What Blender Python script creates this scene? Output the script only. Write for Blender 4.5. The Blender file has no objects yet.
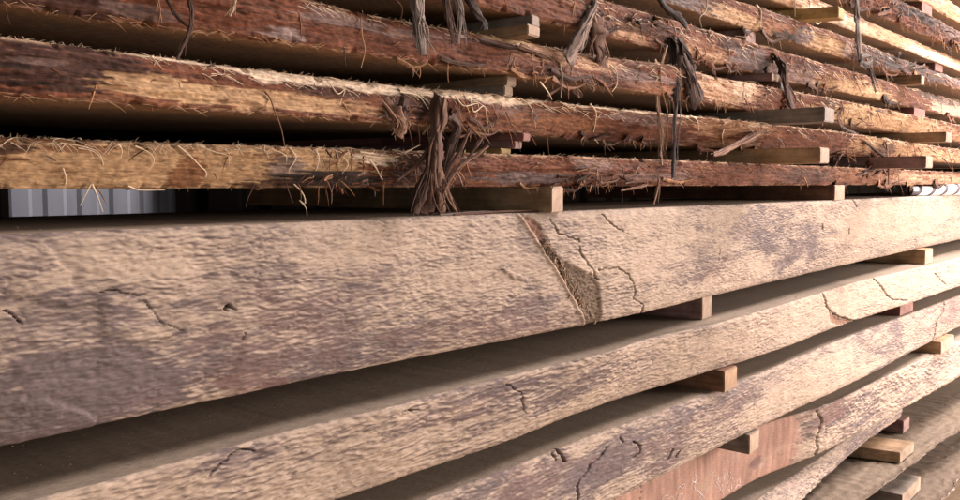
import bpy, bmesh, math, random
import numpy as np
from mathutils import Vector, Matrix

random.seed(7); RNG = np.random.default_rng(11)
scene = bpy.context.scene
COL = scene.collection

# ------------------------------------------------------------------ camera
# X runs along the stack (to the right and away), Y into the stack, Z up.
EYE = 1.20                       # lens height above the ground
DIST = 0.66                      # lens to the face of the thick timber (Y = 0)
FPX, PW, PH = 900.0, 960.0, 500.0
PITCH = math.atan(67 / FPX)
YAW = math.atan(765 / FPX * math.cos(PITCH))
_ca, _sa, _cp, _sp = math.cos(YAW), math.sin(YAW), math.cos(PITCH), math.sin(PITCH)
RIGHT = np.array([_sa, -_ca, 0.0]); FH = np.array([_ca, _sa, 0.0]); UPZ = np.array([0, 0, 1.0])
FWD = FH * _cp - UPZ * _sp; UPV = UPZ * _cp + FH * _sp
CAM = np.array([0.0, -DIST, EYE])
cam_data = bpy.data.cameras.new('camera'); cam = bpy.data.objects.new('camera', cam_data); COL.objects.link(cam)
cam_data.sensor_width = 36.0; cam_data.lens = 36.0 * FPX / PW
cam_data.clip_start = 0.02; cam_data.clip_end = 200
cam.matrix_world = Matrix(((RIGHT[0], UPV[0], -FWD[0], CAM[0]), (RIGHT[1], UPV[1], -FWD[1], CAM[1]),
                           (RIGHT[2], UPV[2], -FWD[2], CAM[2]), (0, 0, 0, 1)))
scene.camera = cam
scene.render.resolution_x = 1024; scene.render.resolution_y = 533

# ------------------------------------------------------------------ light
world = bpy.data.worlds.new('World'); scene.world = world; world.use_nodes = True
bg = world.node_tree.nodes['Background']
bg.inputs['Color'].default_value = (1.0, 0.96, 0.95, 1); bg.inputs['Strength'].default_value = 0.15

def area(name, loc, target, sx, sy, power, color):
    l = bpy.data.lights.new(name, 'AREA'); l.shape = 'RECTANGLE'; l.size = sx; l.size_y = sy
    l.energy = power; l.color = color
    o = bpy.data.objects.new(name, l); COL.objects.link(o); o.location = loc
    o.rotation_euler = (Vector(target) - Vector(loc)).to_track_quat('-Z', 'Y').to_euler()
    return o
# daylight that comes in under the shed roof from its open end, to the right and in front of the stack
area('open_bay_daylight', (4.5, -0.95, EYE + 2.3), (4.2, 0.0, EYE), 2.4, 1.1, 400, (1.0, 0.88, 0.845))
# the wide low opening of the bay itself, further off: soft light that reaches in under the boards
area('open_bay_glow', (5.2, -2.5, EYE + 0.1), (3.8, 0.0, EYE), 3.6, 2.0, 430, (1.0, 0.875, 0.80))
# added weak fill lamp at the left front, to light the sides of the stickers
area('left_front_fill', (-2.2, -3.0, EYE + 0.1), (1.0, 0.0, EYE), 3.0, 1.6, 34, (1.0, 0.92, 0.82))

vs = scene.view_settings
vs.view_transform = 'Standard'; vs.look = 'None'; vs.gamma = 1.0; vs.exposure = 0.14; vs.use_curve_mapping = False

# ------------------------------------------------------------------ helpers
def ray(px, py): return FWD + RIGHT * ((px - PW / 2) / FPX) - UPV * ((py - PH / 2) / FPX)
def onY(px, py, Y=0.0): d = ray(px, py); return CAM + d * ((Y + DIST) / d[1])
def onZ(px, py, Z): d = ray(px, py); return CAM + d * ((Z - EYE) / d[2])

def tag(o, label=None, cat=None, group=None, kind=None):
    if label: o['label'] = label
    if cat: o['category'] = cat
    if group: o['group'] = group
    if kind: o['kind'] = kind
    return o

def _hash(ix, iy, seed):
    h = (ix.astype(np.int64) * 374761393 + iy.astype(np.int64) * 668265263 + seed * 1442695041) & 0xFFFFFFFF
    h = ((h ^ (h >> 13)) * 1274126177) & 0xFFFFFFFF
    return ((h ^ (h >> 16)) & 0xFFFF) / 65535.0 * (2 * math.pi)
def pn(x, y, seed=0):
    x = np.asarray(x, float); y = np.asarray(y, float); x, y = np.broadcast_arrays(x, y)
    x0 = np.floor(x); y0 = np.floor(y); fx = x - x0; fy = y - y0
    ux = fx * fx * fx * (fx * (fx * 6 - 15) + 10); uy = fy * fy * fy * (fy * (fy * 6 - 15) + 10)
    def g(dx, dy):
        a = _hash(x0 + dx, y0 + dy, seed); return np.cos(a) * (fx - dx) + np.sin(a) * (fy - dy)
    a = g(0, 0); b = g(1, 0); c = g(0, 1); d = g(1, 1)
    return (a + (b - a) * ux + (c - a) * uy + (a - b - c + d) * ux * uy) * 1.5
def fbm(x, y, seed=0, octv=4, gain=0.5):
    s = 0; a = 1.0; t = 0
    for i in range(octv):
        s = s + a * pn(x * 2 ** i, y * 2 ** i, seed + i * 17); t += a; a *= gain
    return s / t
def ss(e0, e1, x): t = np.clip((x - e0) / (e1 - e0), 0, 1); return t * t * (3 - 2 * t)
def mixc(a, b, m): return a + (np.asarray(b) - a) * m[..., None]

def seg_dist(X, Z, pts, sx=1.0):
    """distance to a polyline, X squeezed by sx"""
    d = np.full(X.shape, 1e9)
    P = [(p[0] / sx, p[1]) for p in pts]; Xs = X / sx
    for (ax, az), (bx, bz) in zip(P[:-1], P[1:]):
        vx, vz = bx - ax, bz - az; L = vx * vx + vz * vz + 1e-12
        t = np.clip(((Xs - ax) * vx + (Z - az) * vz) / L, 0, 1)
        d = np.minimum(d, np.hypot(Xs - ax - t * vx, Z - az - t * vz))
    return d
def in_poly(X, Z, pts):
    ins = np.zeros(X.shape, bool); n = len(pts)
    for i in range(n):
        (x1, z1), (x2, z2) = pts[i], pts[(i + 1) % n]
        c = ((z1 > Z) != (z2 > Z)) & (X < (x2 - x1) * (Z - z1) / (z2 - z1 + 1e-12) + x1)
        ins ^= c
    return ins
def px2(pts, Y=0.0): return [(onY(a, b, Y)[0], onY(a, b, Y)[2]) for a, b in pts]

def quad_mesh(name, V, F, colors=None, smooth=True):
    me = bpy.data.meshes.new(name); V = np.asarray(V, np.float32); F = np.asarray(F, np.int32)
    me.vertices.add(len(V)); me.vertices.foreach_set('co', V.ravel())
    k = F.shape[1]; me.loops.add(F.size); me.loops.foreach_set('vertex_index', F.ravel())
    me.polygons.add(len(F)); me.polygons.foreach_set('loop_start', np.arange(len(F), dtype=np.int32) * k)
    me.polygons.foreach_set('loop_total', np.full(len(F), k, np.int32))
    me.polygons.foreach_set('use_smooth', np.full(len(F), smooth, bool))
    me.update(calc_edges=True); me.validate()
    if colors is not None:
        at = me.color_attributes.new('col', 'FLOAT_COLOR', 'POINT')
        c = np.ones((len(V), 4), np.float32); c[:, :3] = colors
        at.data.foreach_set('color', c.ravel())
    return me
def obj(name, me, mat, parent=None):
    o = bpy.data.objects.new(name, me); COL.objects.link(o)
    if mat: me.materials.append(mat)
    if parent: o.parent = parent
    return o

# ------------------------------------------------------------------ materials
def new_mat(name, rough=0.85):
    m = bpy.data.materials.new(name); m.use_nodes = True; nt = m.node_tree
    b = nt.nodes['Principled BSDF']; b.inputs['Roughness'].default_value = rough
    b.inputs['Specular IOR Level'].default_value = 0.2
    return m, nt, b
def n_noise(nt, scale_vec, scale, detail=6, rough=0.6, dist=0.0):
    tc = nt.nodes.new('ShaderNodeTexCoord'); mp = nt.nodes.new('ShaderNodeMapping'); mp.inputs['Scale'].default_value = scale_vec
    nz = nt.nodes.new('ShaderNodeTexNoise'); nz.inputs['Scale'].default_value = scale; nz.inputs['Detail'].default_value = detail
    nz.inputs['Roughness'].default_value = rough; nz.inputs['Distortion'].default_value = dist
    nt.links.new(tc.outputs['Object'], mp.inputs['Vector']); nt.links.new(mp.outputs['Vector'], nz.inputs['Vector'])
    return nz
def ramp(nt, src, stops):
    r = nt.nodes.new('ShaderNodeValToRGB'); e = r.color_ramp.elements
    while len(e) < len(stops): e.new(0.5)
    for i, (p, c) in enumerate(stops): e[i].position = p; e[i].color = (*c, 1)
    nt.links.new(src, r.inputs['Fac']); return r
def mul(nt, a, b, fac=1.0):
    m = nt.nodes.new('ShaderNodeMix'); m.data_type = 'RGBA'; m.blend_type = 'MULTIPLY'; m.inputs['Factor'].default_value = fac
    nt.links.new(a, m.inputs['A']); nt.links.new(b, m.inputs['B']); return m.outputs['Result']
def bump(nt, b, src, strength, dist):
    bp = nt.nodes.new('ShaderNodeBump'); bp.inputs['Strength'].default_value = strength; bp.inputs['Distance'].default_value = dist
    nt.links.new(src, bp.inputs['Height']); nt.links.new(bp.outputs['Normal'], b.inputs['Normal'])

def col_mat(name, svec, scale, bstr, bdist, lo=0.62, hi=1.3, rough=0.85):
    """carries the piece's own colour field and adds fine grain and fine relief"""
    m, nt, b = new_mat(name, rough)
    at = nt.nodes.new('ShaderNodeAttribute'); at.attribute_name = 'col'
    nz = n_noise(nt, svec, scale, 8, 0.65, 0.4)
    r = ramp(nt, nz.outputs['Fac'], [(0.28, (lo,) * 3), (0.72, (hi,) * 3)])
    nt.links.new(mul(nt, at.outputs['Color'], r.outputs['Color']), b.inputs['Base Color'])
    bump(nt, b, nz.outputs['Fac'], bstr, bdist)
    return m
M_WANE = col_mat('dusty_wane', (.45, 1, 2.4), 300, 0.35, 0.0008, .70, 1.24)
M_EDGE = col_mat('barky_edge', (0.22, 1, 1), 420, 0.9, 0.0014, 0.4, 1.55)
M_STRIP = col_mat('bark_strip', (2.5, 2.5, 0.35), 500, 0.7, 0.001, 0.45, 1.45)

def wood_mat(name, c1, c2, svec=(1, 0.06, 1), scale=160, rough=0.75):
    m, nt, b = new_mat(name, rough)
    nz = n_noise(nt, svec, scale, 6, 0.6, 0.8)
    r = ramp(nt, nz.outputs['Fac'], [(0.3, c1), (0.68, c2)])
    n2 = n_noise(nt, (1, 1, 1), 22, 4, 0.6)
    r2 = ramp(nt, n2.outputs['Fac'], [(0.3, (0.42,) * 3), (0.7, (1.15,) * 3)])
    nt.links.new(mul(nt, r.outputs['Color'], r2.outputs['Color']), b.inputs['Base Color'])
    bump(nt, b, nz.outputs['Fac'], 0.4, 0.0008)
    return m
MW = {
 'pale':  wood_mat('stick_pale', (0.36, 0.21, 0.11), (0.52, 0.34, 0.20)),
 'tan':   wood_mat('stick_tan', (0.26, 0.16, 0.09), (0.42, 0.28, 0.17)),
 'grey':  wood_mat('stick_grey', (0.15, 0.12, 0.10), (0.27, 0.22, 0.18)),
 'red':   wood_mat('stick_red', (0.20, 0.085, 0.07), (0.31, 0.14, 0.115)),
 'mauve': wood_mat('stick_mauve', (0.20, 0.11, 0.10), (0.33, 0.20, 0.18)),
 'brown': wood_mat('stick_brown', (0.14, 0.065, 0.04), (0.28, 0.14, 0.085)),
 'yellow': wood_mat('stick_yellow', (0.36, 0.21, 0.07), (0.50, 0.33, 0.14)),
}
def plain_mat(name, c, var=0.3, scale=300):
    m, nt, b = new_mat(name, 0.8)
    nz = n_noise(nt, (1, 1, 1), scale, 3)
    r = ramp(nt, nz.outputs['Fac'], [(0.3, tuple(v * (1 - var) for v in c)), (0.7, tuple(min(1, v * (1 + var)) for v in c))])
    nt.links.new(r.outputs['Color'], b.inputs['Base Color']); return m
M_FIB = [plain_mat('fibre_pale', (0.80, 0.62, 0.45), .15), plain_mat('fibre_tan', (0.45, 0.27, 0.15)), plain_mat('fibre_brown', (0.19, 0.095, 0.06))]
M_CHALK = plain_mat('chalk', (0.85, 0.74, 0.72), 0.1)
M_CHIP = plain_mat('chip', (0.33, 0.24, 0.17), 0.4)

# ------------------------------------------------------------------ the setting
def ground():
    n = 60; xs = np.concatenate([np.linspace(-20, -2, 12), np.linspace(-1.6, 5, n), np.linspace(6, 24, 12)])
    ys = np.concatenate([np.linspace(-20, -3.4, 10), np.linspace(-3, 4, n), np.linspace(5, 20, 8)])
    X, Y = np.meshgrid(xs, ys, indexing='ij'); Z = 0.012 * fbm(X / .5, Y / .5, 3)
    V = np.stack([X, Y, Z], -1).reshape(-1, 3); a, b_ = X.shape
    I = np.arange(a * b_).reshape(a, b_); F = np.stack([I[:-1, :-1], I[1:, :-1], I[1:, 1:], I[:-1, 1:]], -1).reshape(-1, 4)
    m, nt, b = new_mat('dusty_ground', 0.95)
    nz = n_noise(nt, (1, 1, 1), 9, 10, 0.65)
    r = ramp(nt, nz.outputs['Fac'], [(0.3, (0.24, 0.165, 0.105)), (0.7, (0.40, 0.29, 0.20))])
    nt.links.new(r.outputs['Color'], b.inputs['Base Color']); bump(nt, b, nz.outputs['Fac'], 0.6, 0.01)
    tag(obj('ground', quad_mesh('ground', V, F), m), kind='structure')
ground()

def back_wall():
    """pale blue-grey corrugated panel, near-black sheets added beside it to keep gaps dark"""
    root = bpy.data.objects.new('corrugated_wall', None); COL.objects.link(root); YW = 1.5; root.location = (0, YW, 0)
    tag(root, 'corrugated metal wall seen in the dark gap behind the timber stack', 'wall')
    xa = onY(9, 205, YW)[0]; xb = onY(176, 205, YW)[0]
    md, nt, b = new_mat('gap_black_sheet', 1.0); b.inputs['Specular IOR Level'].default_value = 0.0; nz = n_noise(nt, (1, 1, .3), 8, 5)
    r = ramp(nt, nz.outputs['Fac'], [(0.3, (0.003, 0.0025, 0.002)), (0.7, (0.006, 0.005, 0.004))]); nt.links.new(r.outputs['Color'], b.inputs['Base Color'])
    mp_, nt, b = new_mat('blue_grey_sheet', 0.55); nz = n_noise(nt, (1, 1, .25), 14, 6)
    r = ramp(nt, nz.outputs['Fac'], [(0.3, (0.29, 0.315, 0.38)), (0.7, (0.40, 0.42, 0.49))]); nt.links.new(r.outputs['Color'], b.inputs['Base Color'])
    def sheet(x0, x1, pitch, amp, name, mat, dy=0, z1=2.6):
        xs = [x0]; prof = [0]
        x = x0
        while x < x1 - 1e-4:
            for fx, a in ((.30, 0), (.42, 1), (.88, 1), (1.0, 0)):
                xs.append(min(x + fx * pitch, x1)); prof.append(a)
            x += pitch
        xs = np.array(xs); prof = np.array(prof, float); n = len(xs)
        V = [(xx, dy - amp * p, z) for z in (0, 0.6, 1.2, 1.8, z1) for xx, p in zip(xs, prof)]
        V += [(xx, dy - amp * p + .0012, z) for z in (0, 0.6, 1.2, 1.8, z1) for xx, p in zip(xs, prof)]
        I = np.arange(5 * n).reshape(5, n); q = np.stack([I[:-1, :-1], I[:-1, 1:], I[1:, 1:], I[1:, :-1]], -1).reshape(-1, 4)
        obj(name, quad_mesh(name, V, np.vstack([q, q[:, ::-1] + 5 * n]), smooth=False), mat, root)
    w = xb - xa
    sheet(xa - .03, xb + .25, w / 5.2, 0.0045, 'panel', mp_)
    d = -0.05                                        # near-black sheets, slightly closer, added so the gaps behind the boards stay dark
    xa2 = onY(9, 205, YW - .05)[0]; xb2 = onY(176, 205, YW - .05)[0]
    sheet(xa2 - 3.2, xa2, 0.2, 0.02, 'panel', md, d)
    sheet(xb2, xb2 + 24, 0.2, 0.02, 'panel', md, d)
back_wall()

# ------------------------------------------------------------------ slabs
def xgrid(x0=-0.62, x1=4.1, k=1.0):
    xs = [x0]
    while xs[-1] < x1:
        x = xs[-1]
        s = 0.0030 if x < 0.15 else (0.0012 + 0.0011 * max(0, x - .2) ** 1.45) if x < 3.3 else 0.02
        xs.append(x + s * k)
    return np.array(xs)

class Slab:
    """one sawn slab: flat top and bottom, natural front edge; everything lies in one closed mesh"""
    def __init__(s, name, z0, z1, ytop, ybot, width, rows, k=1.0, x0=-0.62, x1=4.1, seed=1, bulge=.004, wob=.003, round_=.003):
        s.name = name; s.z0 = EYE + z0; s.z1 = EYE + z1; s.seed = seed; s.width = width
        s.xs = xgrid(x0, x1, k); s.rows = rows
        def prof(pts):
            if isinstance(pts, (int, float)): return np.full(s.xs.shape, float(pts))
            p = np.array(pts, float); return np.interp(s.xs, p[:, 0], p[:, 1])
        s.t = np.linspace(0, 1, rows)
        wobt = wob * fbm(s.xs / .11, s.xs * 0 + seed, seed + 91, 4); wobb = wob * fbm(s.xs / .11, s.xs * 0 + seed + .5, seed + 92, 4)
        ker = np.hanning(103)[1:-1]; ker /= ker.sum()
        def smooth(a): return np.convolve(np.pad(a, 50, mode='edge'), ker, 'valid')
        s.yt = smooth(prof(ytop)) + wobt + 0.0 * s.xs; s.yb = smooth(prof(ybot)) + wobb
        X, T = np.meshgrid(s.xs, s.t, indexing='ij'); s.X, s.T = X, T
        h = s.z1 - s.z0; s.h = h; s.Z = s.z1 - T * h
        Y = s.yt[:, None] * (1 - T) + s.yb[:, None] * T - bulge * 4 * T * (1 - T)
        e = np.minimum(T, 1 - T) * h
        s.Y = Y + round_ * np.exp(-e / (round_ * .8))
        s.disp = np.zeros_like(X); s.col = np.zeros(X.shape + (3,))
        s.drop = np.zeros(X.shape); s.tr = .0006; s.extra = []
    def build(s, mat, topcol, botcol, label, cat, group=None, ext=None):
        Yf = s.Y - s.disp; n = len(s.xs); R = s.rows
        offs = np.array([.0015, .004, .010, .022, .045, .09, .18, .30, .32 if s.width < .33 else s.width]); offs = np.array(sorted(set(list(offs[offs <= s.width]) + s.extra)))
        V = []; C = []
        top = []; bot = []
        sd = s.seed
        def wood(base, Yw, tone=.35, st=9):
            v = 1 + tone * fbm(s.xs / .5, np.full_like(s.xs, Yw / .012), sd + 5, 3) + .18 * fbm(s.xs / .02, np.full_like(s.xs, Yw / .02), sd + 6, 3)
            return np.asarray(base)[None] * v[:, None]
        for o in offs[::-1]:
            f = math.exp(-o / .006)
            y = Yf[:, 0] * f + s.yt * (1 - f) + o
            z = s.z1 + s.tr * (fbm(s.xs / .03, np.full_like(s.xs, o / .012), sd + 7, 3) - (.6 if s.tr > .001 else 0)) * (1 if s.tr < .001 else min(1, o / .01))
            V.append(np.stack([s.xs, y, z if o < s.width else np.full_like(s.xs, s.z1)], -1)); C.append(wood(topcol, o))
        for j in range(R):
            V.append(np.stack([s.xs, Yf[:, j], s.Z[:, j] - s.drop[:, j]], -1)); C.append(s.col[:, j])
        for o in offs:
            f = math.exp(-o / .006)
            y = Yf[:, -1] * f + s.yb * (1 - f) + o
            V.append(np.stack([s.xs, y, np.full_like(s.xs, s.z0)], -1)); C.append(wood(botcol, o + 3))
        K = len(V); V = np.stack(V, 1).reshape(-1, 3); C = np.stack(C, 1).reshape(-1, 3)
        I = np.arange(n * K).reshape(n, K); J = np.concatenate([I, I[:, :1]], 1)
        F = np.stack([J[:-1, :-1], J[:-1, 1:], J[1:, 1:], J[1:, :-1]], -1).reshape(-1, 4)
        me = quad_mesh(s.name, V, F, np.clip(C, 0.004, 0.95))
        bm = bmesh.new(); bm.from_mesh(me); bm.verts.ensure_lookup_table()
        for i in (0, n - 1):
            try:
                vs_ = [bm.verts[int(v)] for v in I[i]]
                bm.faces.new(vs_ if i else vs_[::-1])
            except Exception: pass
        bmesh.ops.recalc_face_normals(bm, faces=bm.faces[-2:]) if False else None
        bm.to_mesh(me); bm.free()
        s.o = obj(s.name, me, mat); tag(s.o, label, cat, group)
        return s.o
    def yat(s, x, top=True):
        return float(np.interp(x, s.xs, (s.yt if top else s.yb)))

def ell(s, px, py, rx, ry, Y=0.0, warp=.45, seed=0):
    """soft noise-edged patch on a slab face, given by a point and half sizes in photo pixels"""
    c = onY(px, py, Y); X1 = onY(px + rx, py, Y)[0]; X0 = onY(px - rx, py, Y)[0]; Z1 = onY(px, py - ry, Y)[2]
    ax = (X1 - X0) / 2; az = Z1 - c[2]
    dx = np.where(s.X > c[0], (s.X - c[0]) / max(X1 - c[0], 1e-4), (s.X - c[0]) / max(c[0] - X0, 1e-4))
    r = np.hypot(dx, (s.Z - c[2]) / az); w = r < 1.25 + warp * 1.7; out = np.zeros(r.shape)
    out[w] = ss(1.15, .75, r[w] + warp * fbm(s.X[w] / (ax * .6 + .01), s.Z[w] / (az * .5 + .003), seed + 300, 4) * 1.6)
    return out

def crack(s, pts, w=0.0016, depth=.006, Y=0.0, jag=.0014):
    P = px2(pts, Y); xm = np.mean([p[0] for p in P]); sx = 1.0 + max(0, xm - .6) * 1.25
    i0 = max(0, int(np.searchsorted(s.xs, min(p[0] for p in P) - .04 * sx))); i1 = int(np.searchsorted(s.xs, max(p[0] for p in P) + .04 * sx)) + 1
    X = s.X[i0:i1]; Z = s.Z[i0:i1]
    jx = X + (jag * 2.0 + .0004) * fbm(X / .012, Z / .012, s.seed + 55, 3); jz = Z + jag * 2.0 * fbm(X / .010, Z / .010, s.seed + 56, 3)
    d = seg_dist(jx, jz, P, sx)
    w2 = .55 * w * (1 + .9 * fbm(X / .012, Z / .012, s.seed + 57, 2)) * (1 + .35 * max(0, xm - .5))
    m = ss(1.0, .25, d / w2)
    s.disp[i0:i1] -= depth * m
    s.col[i0:i1] = mixc(s.col[i0:i1], (.035, .022, .016), m * .85)

DUST = np.array([.455, .342, .262]); PURP = np.array([.148, .110, .108]); REDB = np.array([.235, .122, .095]); DARK = np.array([.07, .05, .045])

def wane(s, rip=.0016, fx=.020, fz=.0062, lump=.003, dustb=.30, patches=(), Y=0.0, shift=0.0, terr=(3.2, .00045)):
    """weathered debarked log surface: fine ripples, dust lodged on every upward facet"""
    X, Z = s.X, s.Z; sd = s.seed
    wx = X + .010 * fbm(X / .06, Z / .03, sd + 1, 3); wz = Z + .006 * fbm(X / .07, Z / .03, sd + 2, 3) + .10 * 0
    r1 = pn(wx / fx, wz / fz, sd + 3); r2 = pn(wx / (fx * .45) + 9, wz / (fz * .55), sd + 4)
    amp = .55 + .9 * ss(-.35, .45, fbm(X / .16, Z / .06, sd + 8, 3))
    r3 = pn(wx / (fx * .7) + 31, wz / (fz * .8), sd + 33)
    d = rip * amp * (.75 * r1 - .6 * np.abs(r3) + .55 * r2)
    d += lump * fbm(X / .11, Z / .045, sd + 9, 4)
    d += .0006 * fbm(X / .010, Z / .0026, sd + 10, 3)
    q = fbm(X / .10 + 3, Z / .022, sd + 51, 4) * terr[0] + 40; fr = q - np.floor(q)
    d += terr[1] * (np.floor(q) - 40 + ss(.0, .16, fr))                 # flaking layers that end in small steps
    s.disp += d
    dz = s.h / (s.rows - 1)
    g = np.gradient(d, dz, axis=1)                          # >0 where the face leans back and catches dust
    cz = pn(wx / (fx * 1.5) + 13, wz / (fz * 1.25), sd + 81); cz2 = pn(wx / (fx * .9) + 57, wz / (fz * .8), sd + 82)
    cm = np.maximum(ss(.13, .02, np.abs(cz)), .7 * ss(.11, .02, np.abs(cz2))) * ss(-.35, .35, fbm(X / .05, Z / .02, sd + 83, 3)) * ss(-.5, .2, pn(wx / .02, wz / .01, sd + 84))
    s.disp -= rip * 1.0 * cm
    low = fbm(X / .17, Z / .055, sd + 12, 5)
    m = g * 1.2 + dustb + .70 * low + .55 * fbm(X / .03, Z / .008, sd + 43, 4) + .35 * fbm(X / .012, Z / .006, sd + 13, 3) + shift
    m = m - .34 * ss(.12, .5, pn(wx / .010 + 71, wz / .0026, sd + 71))               # bare dashes where the dust has blown off
    for (a, b_, rx, ry, kind, k) in patches:
        if kind in ('p', 'r'): m = m - .72 * k * ell(s, a, b_, rx, ry, Y, .9, seed=int(a))
        if kind == 'd': m = m + k * ell(s, a, b_, rx, ry, Y, seed=int(a))
    dm = ss(-.95, .58, m)
    base = np.broadcast_to(PURP, X.shape + (3,)).copy()
    base = base * (1 + .35 * fbm(X / .02, Z / .008, sd + 14, 4))[..., None]
    rr = ss(.15, .6, fbm(X / .09, Z / .03, sd + 15, 4)) * .4
    for (a, b_, rx, ry, kind, k) in patches:
        if kind == 'r': rr = np.maximum(rr, ell(s, a, b_, rx, ry, Y, warp=.8, seed=int(a)) * min(1, k) * .75)
    base = mixc(base, REDB * 1.0, rr * (.7 + .3 * fbm(X / .02, Z / .006, sd + 16, 3)))
    dcol = DUST[None, None] * (1 + .16 * fbm(X / .03, Z / .015, sd + 18, 4) + .10 * fbm(X / .3, Z / .1, sd + 19, 3))[..., None]
    s.col = mixc(base, dcol, dm * .93 * (1 - .66 * cm))  # creases also coloured dark, as the small shadows under the ripples
    return dm

def plate(s, pts, h=.003, edge=.002, tint=None, k=.6, Y=0.0):
    P = px2(pts, Y); jx = s.X + .004 * fbm(s.X / .015, s.Z / .012, s.seed + 61, 3); jz = s.Z + .003 * fbm(s.X / .015, s.Z / .012, s.seed + 62, 3)
    ins = in_poly(jx, jz, P); d = seg_dist(jx, jz, P + P[:1]); sd = np.where(ins, d, -d)
    m = ss(-edge * .3, edge, sd); s.disp += h * m
    if tint is not None: s.col = mixc(s.col, tint, m * k)
    rim = ss(edge * 1.6, 0, np.abs(sd)) * (sd < edge * .4)
    if h > 0: s.col = mixc(s.col, DARK, rim * .35)
    return m

TOPD = (.30, .235, .180)
# ---- the thick timber
T1 = Slab('thick_timber', -.185, -.036, [(-.7, .0), (.8, .0), (.95, -.006), (2, -.010), (3, .01), (4, .02)],
          [(-.7, 0), (.26, 0), (.42, .002), (.68, .002), (.82, -.006), (.98, -.013), (1.15, -.015), (1.35, -.004), (1.75, .010), (2.1, .021), (3.06, .04), (4, .05)],
          .34, 165, seed=21, bulge=.005, wob=.0035, round_=.004)
wane(T1, .00074, .0175, .0030, .0013, .16, [
    (60, 345, 130, 60, 'p', .9), (60, 405, 130, 42, 'p', 1.5), (170, 365, 110, 30, 'p', .7), (30, 270, 60, 14, 'p', .4), (275, 335, 60, 50, 'r', .40), (330, 365, 110, 22, 'p', .5), (240, 290, 70, 22, 'p', .35),
    (250, 385, 40, 16, 'r', .75), (340, 320, 60, 45, 'p', .45), (360, 350, 90, 25, 'p', .6), (470, 325, 70, 18, 'r', .5), (530, 328, 50, 14, 'r', .55), (525, 310, 25, 18, 'p', .8),
    (120, 265, 90, 18, 'd', .5), (420, 240, 90, 20, 'd', .35), (640, 240, 60, 40, 'd', .45), (690, 262, 30, 22, 'p', .7), (650, 300, 40, 14, 'd', .4),
    (755, 228, 26, 22, 'p', .85), (785, 245, 30, 24, 'p', .6), (735, 270, 40, 18, 'd', .6), (812, 245, 22, 18, 'p', .7), (880, 225, 60, 20, 'd', .7), (920, 215, 40, 20, 'd', .6), (720, 275, 22, 14, 'r', .6), (480, 270, 60, 20, 'd', .25)])
plate(T1, [(-60, 243), (42, 240), (55, 250), (63, 262), (75, 272), (72, 285), (78, 296), (68, 308), (40, 304), (10, 296), (-60, 300)], .0016, .006)
plate(T1, [(95, 294), (112, 289), (135, 294), (143, 300), (156, 318), (160, 325), (180, 330), (150, 345), (100, 330)], .0008, .007)
plate(T1, [(-60, 398), (44, 394), (52, 400), (70, 404), (88, 411), (98, 418), (96, 428), (60, 440), (-60, 460)], .0030, .004, (.12, .088, .082), .55)
plate(T1, [(494, 264), (500, 273), (508, 278), (520, 280), (522, 276), (505, 270)], .002, .002)
# split scar where a flap of bark tore off: sunk wedge with a straight cut left side
scar = [(518, 212), (527, 214), (536, 226), (542, 240), (549, 254), (560, 262), (574, 269), (588, 275), (592, 292), (595, 322), (580, 328), (562, 293), (540, 255)]
ms = plate(T1, scar, -.0028, .0050)
rough = fbm(T1.X / .006, T1.Z / .004, 77, 3)
T1.disp += ms * .0022 * rough
T1.col = mixc(T1.col, (.13, .085, .055), ms * .9); T1.col = mixc(T1.col, (.05, .032, .022), ms * ss(0, -.35, rough) * .8)
mr = ms * ell(T1, 535, 232, 18, 20, seed=4); T1.col = mixc(T1.col, (.34, .17, .13), mr * .55)
lipd = seg_dist(T1.X, T1.Z, px2([(517, 213), (540, 255), (562, 293), (579, 327)])); T1.disp += .0022 * ss(.005, .0005, lipd) * (1 - ms); T1.col = mixc(T1.col, (.55, .36, .26), ss(.004, .0012, lipd) * (1 - ms) * .45)
crack(T1, [(546, 220), (553, 233), (563, 237), (571, 239), (572, 250), (577, 260), (584, 270), (590, 279)], .0016)
crack(T1, [(590, 269), (608, 267), (618, 273), (623, 283), (626, 291), (624, 298), (633, 303), (634, 314)], .0016)
crack(T1, [(597, 214), (602, 221), (608, 226), (616, 231)], .0018)
crack(T1, [(713, 242), (714, 252), (712, 260)], .0009, .003)
crack(T1, [(849, 200), (853, 207)], .0014); crack(T1, [(819, 224), (820, 229)], .0025); crack(T1, [(848, 229), (849, 234)], .002)
crack(T1, [(2, 310), (10, 315), (17, 321)], .0016, .004); crack(T1, [(95, 293), (112, 289), (126, 293), (138, 295)], .0010, .003); crack(T1, [(138, 300), (148, 309), (157, 322), (180, 329)], .0008, .003)
crack(T1, [(223, 309), (227, 307), (232, 309)], .0030, .008); crack(T1, [(242, 332), (240, 338)], .0008, .003)
T1.build(M_WANE, TOPD, (.22, .15, .10), 'thickest slab of the stack, broad dusty rippled face with a torn scar and cracks', 'timber')

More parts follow.
